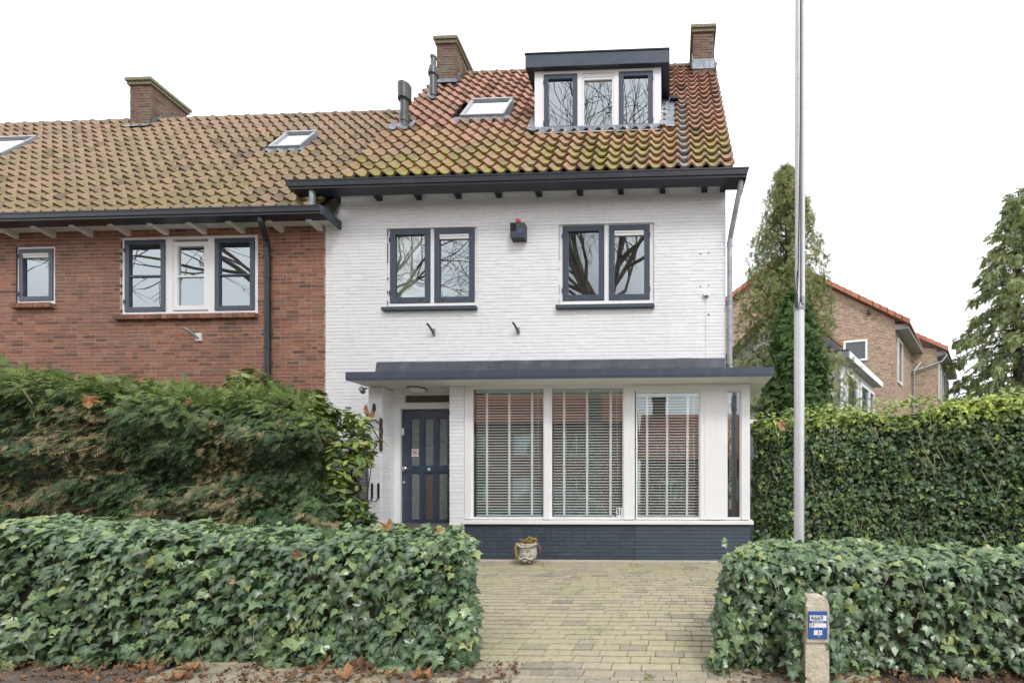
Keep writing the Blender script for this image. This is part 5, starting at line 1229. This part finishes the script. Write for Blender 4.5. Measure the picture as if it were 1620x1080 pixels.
# ------------------------------------------------------------------ pole, marker post
pole = thing('flag_pole', 'tall white metal pole standing behind the right ivy hedge', 'pole', (1.227, 4.3, -.15))
obj('lower_tube', MB().tube([(1.227, 4.3, -.15), (1.229, 4.3, 2.72)], .048, 24), ALU, pole, smooth=False)
up_ = MB(); ppts = []
for k in range(20):
    a = 2*math.pi*k/20 ; rr_ = .046
    if k in (14, 15): rr_ = .034
    ppts.append((rr_*math.cos(a), rr_*math.sin(a)))
up_.prism([(1.236+a, 4.3+b_) for a, b_ in ppts], 2.74, 9.4, 'z'); obj('upper_profile', up_, ALU, pole)
obj('groove', MB().box(1.228, 1.240, 4.262, 4.268, 2.74, 9.4), GREYPVC, pole)
obj('collar', MB().tube([(1.229, 4.3, 2.70), (1.229, 4.3, 2.725), (1.231, 4.3, 2.76)], [.052, .055, .052], 20), ZINC, pole)
obj('cleat', MB().box(1.175, 1.20, 4.235, 4.26, 2.72, 2.84).box(1.18, 1.192, 4.225, 4.236, 2.70, 2.86), BLACKM, pole)
obj('door_latch', MB().box(1.238, 1.262, 4.24, 4.256, 2.745, 2.82), ZINC, pole)
obj('halyard', MB().tube([(1.185, 4.235, 2.80), (1.20, 4.235, 2.98), (1.222, 4.24, 4.5), (1.224, 4.24, 9.3)], .006, 5).tube([(1.183, 4.235, 2.74), (1.174, 4.232, 2.90), (1.196, 4.235, 3.06)], .005, 5), BLACKM, pole)
mp = thing('marker_post', 'weathered concrete marker post with blue utility plate reading A669 in the right hedge', 'post', (.885, 2.74, -.3))
cp = MB()
# chipped top
n = 12; out_ = [(.812, -.35), (.955, -.35), (.955, .235), (.945, .275), (.925, .29), (.90, .292), (.87, .288), (.845, .296), (.83, .284), (.815, .25)]
cp.prism(out_, 2.712, 2.83, 'y'); obj('concrete', cp, CONC, mp)
pc = MB(); pc.prism([(.818, .02), (.946, .02), (.948, .235), (.82, .235)], 2.700, 2.713, 'y'); obj('plate_back', pc, CONC, mp)
bl_ = obj('blue_plate', MB().box(.825, .937, 2.692, 2.699, .045, .208), BLUE, mp)
lab = MB(); lab.box(.832, .931, 2.6895, 2.6925, .153, .185).box(.830, .930, 2.6896, 2.6925, .113, .138).box(.856, .905, 2.6895, 2.6925, .068, .096); obj('white_strips', lab, PLW, bl_)
lab = MB(); lab.box(.845, .912, 2.6897, 2.6925, .1445, .1475).box(.877, .8795, 2.6880, 2.6925, .113, .1445).box(.886, .8875, 2.6885, 2.6925, .052, .066).box(.860, .862, 2.6885, 2.6925, .104, .111).box(.912, .914, 2.6885, 2.6925, .104, .111); obj('marks', lab, PLW, bl_)
text_mesh('A669', .038, INK, (.873, 2.688, .169), bl_, .0004, sx=.92)
text_mesh('1', .028, INK, (.838, 2.688, .1255), bl_, .0004, bold=.0006); text_mesh('9', .020, INK, (.853, 2.688, .1275), bl_, .0004)
text_mesh('1', .028, INK, (.882, 2.688, .082), bl_, .0004, bold=.0006); text_mesh('4', .018, INK, (.896, 2.688, .083), bl_, .0004)
# garden fence panel behind the tall hedge
fn = thing('garden_fence', 'grey garden fence panel with white cap rail between bay window and tall hedge', 'fence', (2.0, 8.3, 0))
for i in range(12): obj('board', MB().box(1.3, 3.2, 8.28+R.uniform(-.002, .002), 8.31, .1+i*.185, .1+i*.185+.178), pm('grey_board', [(.13, .15, .17)], .6, 8, .15) if i == 0 else bpy.data.materials['grey_board'], fn)
obj('cap_rail', MB().box(1.28, 3.22, 8.25, 8.34, 2.33, 2.40), WHITE, fn)
# ------------------------------------------------------------------ houses behind on the right
WB2 = pm('white_render_far', [(.74, .75, .76)], .7, 5, .04)
TAN_B = pm('tan_brick', [(.30, .22, .16), (.42, .31, .23), (.50, .385, .29), (.36, .25, .19)], .85, 12, .18)
TAN_M = pm('tan_mortar', [(.42, .36, .29)], .9, 10, .1)
sdv = Vector((.598, .801, 0)); gdv = Vector((-.974, .225, 0))
TH = thing('tan_brick_house', 'tan brick gabled house with orange verge tiles far behind the tall hedge', 'house', (9.9, 20, 0))
Cc = Vector((9.9, 20, 0)); EZ2 = 8.95; AP = 4.93; GL = 9.9
def wall_poly(parent, name, o, dirx, pts, outv, mat, th=.25):
    """vertical wall polygon in (u,z) along dirx from o; hole boxes cut by cells where rectangular"""
    nrm = -outv; m = MB(); vs = [o + dirx*u + Vector((0, 0, z)) for u, z in pts]; n = len(pts)
    vs2 = [v + nrm*th for v in vs]; m.add(vs+vs2, [tuple(range(n)), tuple(range(n, 2*n))[::-1]] + [(i, (i+1) % n, (i+1) % n+n, i+n) for i in range(n)])
    return obj(name, m, mat, parent)
def far_bricks(parent, o, dirx, width, zt_fn, z0, holes, mat, nrm, n=0, u0=0, L1=.21, course=.066, hj=.012, joint=.012):
    V = MB(); z = z0; k = 0; rr = random.Random(3)
    while True:
        if z > max(zt_fn(u0), zt_fn(width/2), zt_fn(width)): break
        u = u0 - rr.random()*L1
        while u < width:
            a, b = max(u, u0), min(u+L1, width); mid = (a+b)/2
            if b-a > .03 and z+course < zt_fn(mid) and not any(h[0] < mid < h[1] and h[2] < z+.03 < h[3] for h in holes):
                j = rr.uniform(-.004, .004); q = [o+dirx*a, o+dirx*b]; zz = z+course-joint
                f = [q[0]+nrm*(.02+j), q[1]+nrm*(.02+j), q[1]+nrm*(.02+j)+Vector((0, 0, course-joint)), q[0]+nrm*(.02+j)+Vector((0, 0, course-joint))]
                bk = [p - nrm*.03 for p in f]; f = [p+Vector((0, 0, z)) for p in f]; bk = [p+Vector((0, 0, z)) for p in bk]
                V.add(f+bk, [(0,1,2,3), (0,4,5,1), (1,5,6,2), (2,6,7,3), (3,7,4,0)], min(1, max(0, rr.gauss(.5, .25))))
            u += L1+hj
        z += course; k += 1
    obj('bricks', V, mat, parent, kind='stuff')
gz_ = lambda u: EZ2 + (3.2*u/AP if u < AP else 3.2*(2-u/AP))
on = Vector((-gdv.y, gdv.x, 0)); on = on if on.y < 0 else -on
swn = sdv.cross(Vector((0, 0, 1))); swn = swn if swn.x > 0 else -swn
won = Vector((-.225, -.974, 0))
gw = wall_poly(TH, 'gable_wall', Cc, gdv, [(0, -.1), (0, EZ2), (AP, EZ2+3.2), (GL, EZ2), (GL, -.1)], on, TAN_M)
gwin = (1.12, 2.12, 7.25, 8.20)
far_bricks(gw, Cc, gdv, 8.9, gz_, 3.4, [gwin], TAN_B, on)
on = Vector((-gdv.y, gdv.x, 0)); on = on if on.y < 0 else -on
def face_box(parent, name, o, dirx, nrm, u0, u1, z0, z1, d0, d1, mat, label=None):
    m = MB(); q = []
    for dd in (d0, d1):
        for (u, z) in ((u0, z0), (u1, z0), (u1, z1), (u0, z1)): q.append(o + dirx*u + nrm*dd + Vector((0, 0, z)))
    m.add(q, [(0,1,2,3), (7,6,5,4), (0,4,5,1), (1,5,6,2), (2,6,7,3), (3,7,4,0)]); return obj(name, m, mat, parent, label=label)
def far_window(parent, o, dirx, nrm, u0, u1, z0, z1, d=.03, fr_=.09):
    m = MB()
    for a, b, c_, e in ((u0, u1, z0, z0+fr_), (u0, u1, z1-fr_, z1), (u0, u0+fr_, z0+fr_, z1-fr_), (u1-fr_, u1, z0+fr_, z1-fr_)):
        q = [];
        for dd in (d-.02, d+.05):
            for (u, z) in ((a, c_), (b, c_), (b, e), (a, e)): q.append(o + dirx*u + nrm*dd + Vector((0, 0, z)))
        m.add(q, [(0,1,2,3), (7,6,5,4), (0,4,5,1), (1,5,6,2), (2,6,7,3), (3,7,4,0)])
    w = obj('window', m, WHITE, parent); face_box(w, 'pane', o, dirx, nrm, u0+fr_, u1-fr_, z0+fr_, z1-fr_, d-.01, d, FARG); return w
FARG = pm('far_window_glass', [(.05, .065, .075)], .08, 2, .1, spec=1.0)
far_window(TH, Cc, gdv, on, *gwin)
swn = sdv.cross(Vector((0, 0, 1))); swn = swn if swn.x > 0 else -swn
sw = wall_poly(TH, 'side_wall', Cc, sdv, [(0, -.1), (0, EZ2-.1), (4.4, EZ2-.1), (4.4, -.1)], swn, TAN_M, .2)
far_bricks(sw, Cc, sdv, 4.4, lambda u: EZ2-.1, 3.4, [], TAN_B, swn)
far_window(TH, Cc, sdv, swn, .5, 1.5, 6.3, 8.3); far_window(TH, Cc, sdv, swn, .5, 1.5, 3.5, 4.6)
P1 = Cc + sdv*4.2; wd_ = Vector((.974, -.225, 0)); D1v = P1 + wd_*1.15
w2 = wall_poly(TH, 'wing_wall', P1, wd_, [(-.2, -.1), (-.2, EZ2), (1.15, EZ2-.25), (1.15, -.1)], won, TAN_M, .2)
far_bricks(w2, P1, wd_, 1.15, lambda u: EZ2-.2, 3.4, [], TAN_B, won)
w3 = wall_poly(TH, 'wing_side_wall', D1v, sdv, [(0, -.1), (0, EZ2-.35), (5.2, EZ2-.35), (5.2, -.1)], swn, TAN_M, .2)
far_bricks(w3, D1v, sdv, 5.2, lambda u: EZ2-.4, 3.4, [], TAN_B, swn)
for a in (.6, 2.3, 4.0): far_window(TH, D1v, sdv, swn, a, a+1.0, 6.2, 8.1)
# roof slabs of tan house: verge tiles + eaves box
def roof_slab(parent, name, pts, mat, th=.12):
    n = len(pts); q = [Vector(p) for p in pts]; m = MB(); m.add(q + [p - Vector((0, 0, th)) for p in q], [tuple(range(n)), tuple(range(n, 2*n))[::-1]] + [(i, (i+1) % n, (i+1) % n+n, i+n) for i in range(n)]); return obj(name, m, mat, parent)
fo = on*.22
apx = Cc + gdv*AP + Vector((0, 0, EZ2+3.32)); eR = Cc - gdv*.55 + Vector((0, 0, EZ2-.18)); eL = Cc + gdv*(GL+.5) + Vector((0, 0, EZ2-.18)); back_ = Vector((.25, .97, 0))*10
rsl = roof_slab(TH, 'roof', [eR+fo, apx+fo, apx+back_, Cc - gdv*.55 + sdv*4.6 + Vector((0, 0, EZ2-.18))], RTILE, .10)
roof_slab(TH, 'roof', [apx+fo, eL+fo, eL+back_, apx+back_], RTILE, .10)
for s0, s1_ in ((eR, apx), (eL, apx)):
    n = 19
    for i in range(n):
        a, b = s0.lerp(s1_, i/n), s0.lerp(s1_, (i+1)/n + .012); m = MB()
        q = [a+fo*1.15+Vector((0, 0, .10)), b+fo*1.15+Vector((0, 0, .06)), b-fo*.6+Vector((0, 0, .06)), a-fo*.6+Vector((0, 0, .10)), a+fo*1.15+Vector((0, 0, -.13)), b+fo*1.15+Vector((0, 0, -.13))]
        m.add(q, [(0,1,2,3), (4,5,1,0), (0,3,4)], R.random()); obj('verge_tile', m, RTILE, rsl)
roof_slab(TH, 'eaves_box', [eR+Vector((0, 0, -.02)), eR+sdv*4.9+Vector((0, 0, -.02)), Cc+sdv*4.7+Vector((0, 0, EZ2-.2)), Cc+Vector((0, 0, EZ2-.2))], pm('grey_gutter', [(.33, .34, .35)], .5, 8, .1), .22)
# rafters ends under the verge
for u in (1.0, 2.9, 4.7, 6.8): face_box(TH, 'purlin_end', Cc, gdv, on, u, u+.13, gz_(u)-.30, gz_(u)-.10, .02, .18, BLACKM)
wr = wd_; r0 = P1 + Vector((0, 0, EZ2+.62)); r1 = D1v - Vector((0, 0, 0)) + wd_*.45 + Vector((0, 0, EZ2-.32))
rw = roof_slab(TH, 'wing_roof', [r0+on*.2, r1+on*.2, r1+sdv*5.8, r0+sdv*5.8], RIDGE, .10)
n = 5
for i in range(n):
    a, b = (r1+on*.2).lerp(r0+on*.2, i/n), (r1+on*.2).lerp(r0+on*.2, (i+1)/n); m = MB()
    m.add([a+on*.05+Vector((0, 0, .1)), b+on*.05+Vector((0, 0, .06)), b-on*.3+Vector((0, 0, .06)), a-on*.3+Vector((0, 0, .1)), a+on*.05+Vector((0, 0, -.13)), b+on*.05+Vector((0, 0, -.13))], [(0,1,2,3), (4,5,1,0), (0,3,4)], R.random()); obj('verge_tile', m, RTILE, rw)
roof_slab(TH, 'eaves_box', [r1, r1+sdv*5.9, D1v+sdv*5.7+Vector((0, 0, EZ2-.40)), D1v+Vector((0, 0, EZ2-.40))], bpy.data.materials['grey_gutter'], .22)
e0 = eR + sdv*4.7 + Vector((0, 0, -.25)); j0 = P1 + wd_*.05 + on*.15 + Vector((0, 0, 7.6))
obj('downpipe', MB().tube([tuple(e0), tuple(e0-sdv*.3-Vector((0,0,.2))), tuple(j0+on*.1), tuple(j0-Vector((0, 0, 4)))], .055, 8).tube([tuple(j0), tuple(D1v+wd_*.2+on*.15+Vector((0, 0, 8.0))), tuple(D1v+wd_*.45+on*.1+Vector((0, 0, 8.35)))], .05, 8), ZINC, TH)
# white house
WH = thing('white_gabled_house', 'white gabled house with flat roofed window box behind the thuja trees', 'house', (3.4, 14, 0))
gx = [(1.55, 5.15), (3.45, 7.1), (5.25, 5.55)]
m = MB(); m.prism([(1.75, -.1), (1.75, 5.3), (3.45, 7.05), (4.95, 5.75), (4.95, -.1)], 14, 14.3, 'y'); m.box(1.75, 2.0, 14.3, 20, -.1, 5.2)
obj('wall', m, WB2, WH)
for (a, b) in ((gx[0], gx[1]), (gx[1], gx[2])):
    n_ = 10
    rf = MB(); rf.prism([a, b, (b[0], b[1]+.1), (a[0], a[1]+.1)], 13.85, 20, 'y'); ro_ = obj('roof', rf, RTILE, WH)
    vbm = MB(); vbm.prism([(a[0], a[1]-.22), (b[0], b[1]-.22), (b[0], b[1]+.0), (a[0], a[1]+.0)], 13.80, 13.848, 'y'); obj('verge_board', vbm, NAVY, ro_)
    for i in range(n_):
        p_, q_ = (a[0]+(b[0]-a[0])*i/n_, a[1]+(b[1]-a[1])*i/n_+.1), (a[0]+(b[0]-a[0])*(i+1)/n_, a[1]+(b[1]-a[1])*(i+1)/n_+.1)
        obj('verge_tile', MB().prism([p_, q_, (q_[0], q_[1]+.07), (p_[0], p_[1]+.07)], 13.82, 14.1, 'y', R.random()), RIDGE, ro_)
E2 = Vector((5.14, 13, 0)); sn2 = swn
# window box: front short wall + long right side
wl = wall_poly(WH, 'annex_wall', E2 + sdv*.25 - wd_*.28, sdv, [(0, -.1), (0, 5.05), (4.0, 5.05), (4.0, -.1)], swn, WB2, .15)
wl2 = wall_poly(WH, 'annex_front_wall', E2 + sdv*.25 - wd_*1.3, wd_, [(0, -.1), (0, 5.05), (1.02, 5.05), (1.02, -.1)], won, WB2, .15)
Ob = E2 + sdv*.25 - wd_*.28
for a, b in ((.35, 1.55), (1.95, 3.0), (3.05, 3.75)): far_window(WH, Ob, sdv, sn2, a, b, 3.75, 4.8, .03, .08)
face_box(WH, 'window_sill', Ob, sdv, sn2, .2, 3.9, 3.62, 3.70, .02, .12, DARKP)
roof_slab(WH, 'annex_roof', [E2+Vector((0, 0, 5.30)), E2+sdv*4.25+Vector((0, 0, 5.30)), E2+sdv*4.25-wd_*1.9+Vector((0, 0, 5.34)), E2-wd_*1.9+Vector((0, 0, 5.34))], DARKP, .06)
face_box(WH, 'fascia', E2, sdv, sn2, 0, 4.25, 5.05, 5.25, -.02, .02, WHITE); face_box(WH, 'fascia', E2, -wd_, -sdv, 0, 1.2, 5.05, 5.24, -.02, .02, pm('grey_fascia', [(.16, .18, .20)], .5, 5, .1))
roof_slab(WH, 'annex_soffit', [E2+Vector((0, 0, 5.07)), E2+sdv*4.2+Vector((0, 0, 5.07)), E2+sdv*4.2-wd_*.6+Vector((0, 0, 5.07)), E2-wd_*.6+Vector((0, 0, 5.07))], pm('grey_soffit', [(.30, .30, .30)], .6, 5, .15), .02)
obj('downpipe', MB().tube([tuple(E2+sdv*.1-wd_*.15+Vector((0, 0, 5.0))), tuple(E2+sdv*.15-wd_*.3+Vector((0, 0, 4.75))), tuple(E2+sdv*.15-wd_*.32+Vector((0, 0, .5)))], .04, 8), ZINC, WH)
# ------------------------------------------------------------------ dead leaves
def dead_leaf(p, n_, t_, size, tint, label, group=None, cat='leaf', cache={}):
    q = int(round(tint*7))
    if q not in cache:
        me = bpy.data.meshes.new('fallen_leaf'); me.from_pydata([tuple(v) for v in PLANE[0]], [], [tuple(int(a) for a in f) for f in PLANE[1]])
        me.attributes.new('tint', 'FLOAT', 'POINT').data.foreach_set('value', [q/7]*len(PLANE[0])); me.materials.append(DRYL); cache[q] = me
    o = bpy.data.objects.new('fallen_leaf', cache[q]); C.objects.link(o); o.location = p; WO[o] = Vector(p)
    s, t, n = leaf_frames(np.array([n_], float), np.array([t_], float)); M3 = Matrix(((s[0][0], t[0][0], n[0][0]), (s[0][1], t[0][1], n[0][1]), (s[0][2], t[0][2], n[0][2])))
    o.rotation_euler = M3.to_euler(); o.scale = (size,)*3; tag(o, label, cat, group); return o
for (p, n_, t_, s_, ti_, lb) in [
    ((-1.91, 2.90, .585+.09), (.1, -1, .3), (.3, 0, 1), .085, .7, 'largest orange plane leaf standing up on top of the left ivy hedge'),
    ((-2.52, 2.86, .50), (0, -1, .6), (1, 0, .3), .085, .35, 'curled brown leaf caught on the front of the left ivy hedge below the hedge top'),
    ((-3.62, 2.86, .50), (0, -1, .6), (1, 0, .4), .06, .45, 'curled brown leaf near the left end of the left ivy hedge'),
    ((-2.95, 2.86, .33), (0, -1, .8), (1, 0, -.2), .05, .8, 'small tan leaf halfway down the left ivy hedge'),
    ((-1.55, 2.88, .655), (0, -1, .8), (.4, 0, .9), .055, .65, 'tan leaf on the hedge top close to the driveway end of the left ivy hedge'),
    ((-1.62, 2.72, -.243), (0, -.2, 1), (.6, .6, 0), .12, .6, 'big orange brown plane leaf on the ground in front of the left ivy hedge'),
    ((-2.04, 2.71, -.24), (0, -.3, 1), (-.5, .8, .2), .12, .55, 'brown plane leaf lying left of the biggest fallen leaf'),
    ((-1.82, 6.12, .0), (0, -.2, 1), (1, .2, .1), .07, .9, 'pale dry leaf on the driveway right of the face planter'),
    ((-.50, 6.10, .0), (0, -.2, 1), (1, .1, .1), .07, .9, 'pale dry leaf on the driveway below the right end of the navy wall'),
    ((-1.10, 2.79, -.24), (0, -.2, 1), (1, .3, .1), .045, 1.0, 'pale curled leaf on the dark soil at the driveway corner'),
    ((1.56, 6.45, 2.02), (0, -1, .3), (.3, 0, -1), .17, .85, 'tan dead leaf cluster at the upper left of the tall ivy hedge'),
    ((-7.72, 4.52, 2.16), (.7, -.6, .3), (1, .2, -.45), .17, .7, 'big dry orange leaf on the conifer hedge at the left photo edge'),
    ((-6.10, 4.42, 1.98), (.8, -.5, .1), (.2, -.2, -1), .15, .6, 'dry brown leaf hanging from the conifer hedge top'),
    ((-5.05, 4.44, 1.88), (-.5, -.6, .7), (1, 0, .2), .12, .75, 'dry tan leaf on the conifer hedge below the laurel')]:
    dead_leaf(p, n_, t_, s_, ti_, lb)
for i in range(26):
    x = R.uniform(-3.7, -1.45) if i < 20 else R.uniform(.6, 2.4); y = R.uniform(2.60, 2.86)
    dead_leaf((x, y, -.24+R.uniform(0, .02)), (R.gauss(0, .3), R.gauss(-.3, .3), 1), (R.gauss(0, 1), R.gauss(0, 1), 0), R.uniform(.06, .10), R.uniform(.05, .6),
              'brown dead leaf in the litter along the foot of the left ivy hedge' if i < 20 else 'brown dead leaf in the litter along the foot of the right ivy hedge', 'dead leaves under the left ivy hedge' if i < 20 else 'dead leaves under the right ivy hedge')
# litter: small broken leaf bits nobody can count
n = 1800; X = np.where(NP.random(n) < .6, NP.uniform(-5, -1.0, n), NP.uniform(.3, 3.2, n)); Yv = NP.uniform(2.55, 3.0, n)
P = np.stack([X, Yv, np.array([gz(v) for v in Yv])+.006], 1)
V, TT, vv = scatter(P, rnd3(n, .35)+np.array([0, 0, 1]), rnd3(n, 1), .012+.035*NP.random(n)**2, PLANE)
ob = big('leaf_litter', V, TT, np.repeat(.5*NP.random(n), len(PLANE[0])), DRYL)
# soil spill over the first paving rows, small stones
m = MB(); n = 40; vs = []; fs = []
for side, x0, x1 in ((0, -1.75, -.95), (1, .05, .75)):
    k0 = len(m.v); vs = []
    nx, ny = 16, 8
    for j in range(ny+1):
        for i in range(nx+1):
            u, v = i/nx, j/ny; x = x0+(x1-x0)*u; y = 2.45+.75*v; e = (1-u if side == 0 else u)
            h = .022*e*(1-.6*v) + .012*noise.noise((x*6, y*6, 0)) - .010 - .02*v*(1-e)
            vs.append((x, y, gz(y)+h))
    m.add(vs, [(j*(nx+1)+i, j*(nx+1)+i+1, (j+1)*(nx+1)+i+1, (j+1)*(nx+1)+i) for j in range(ny) for i in range(nx)])
struct('soil', m, GROUND, smooth=True)
# whitish weed tuft on the paving
wt = thing('weed_tuft', 'small green weed tuft in a paving joint near the front of the driveway', 'weed', (-.05, 2.78, -.25)); m = MB()
for k in range(16):
    a = R.uniform(0, 6.28); l = R.uniform(.02, .05); m.add([(-.13, 2.80, -.25), (-.13+l*math.cos(a), 2.80+l*math.sin(a), -.235), (-.13+l*1.1*math.cos(a+.15), 2.80+l*1.1*math.sin(a+.15), -.24)], [(0,1,2)], R.random())
obj('blades', m, AUCU, wt)
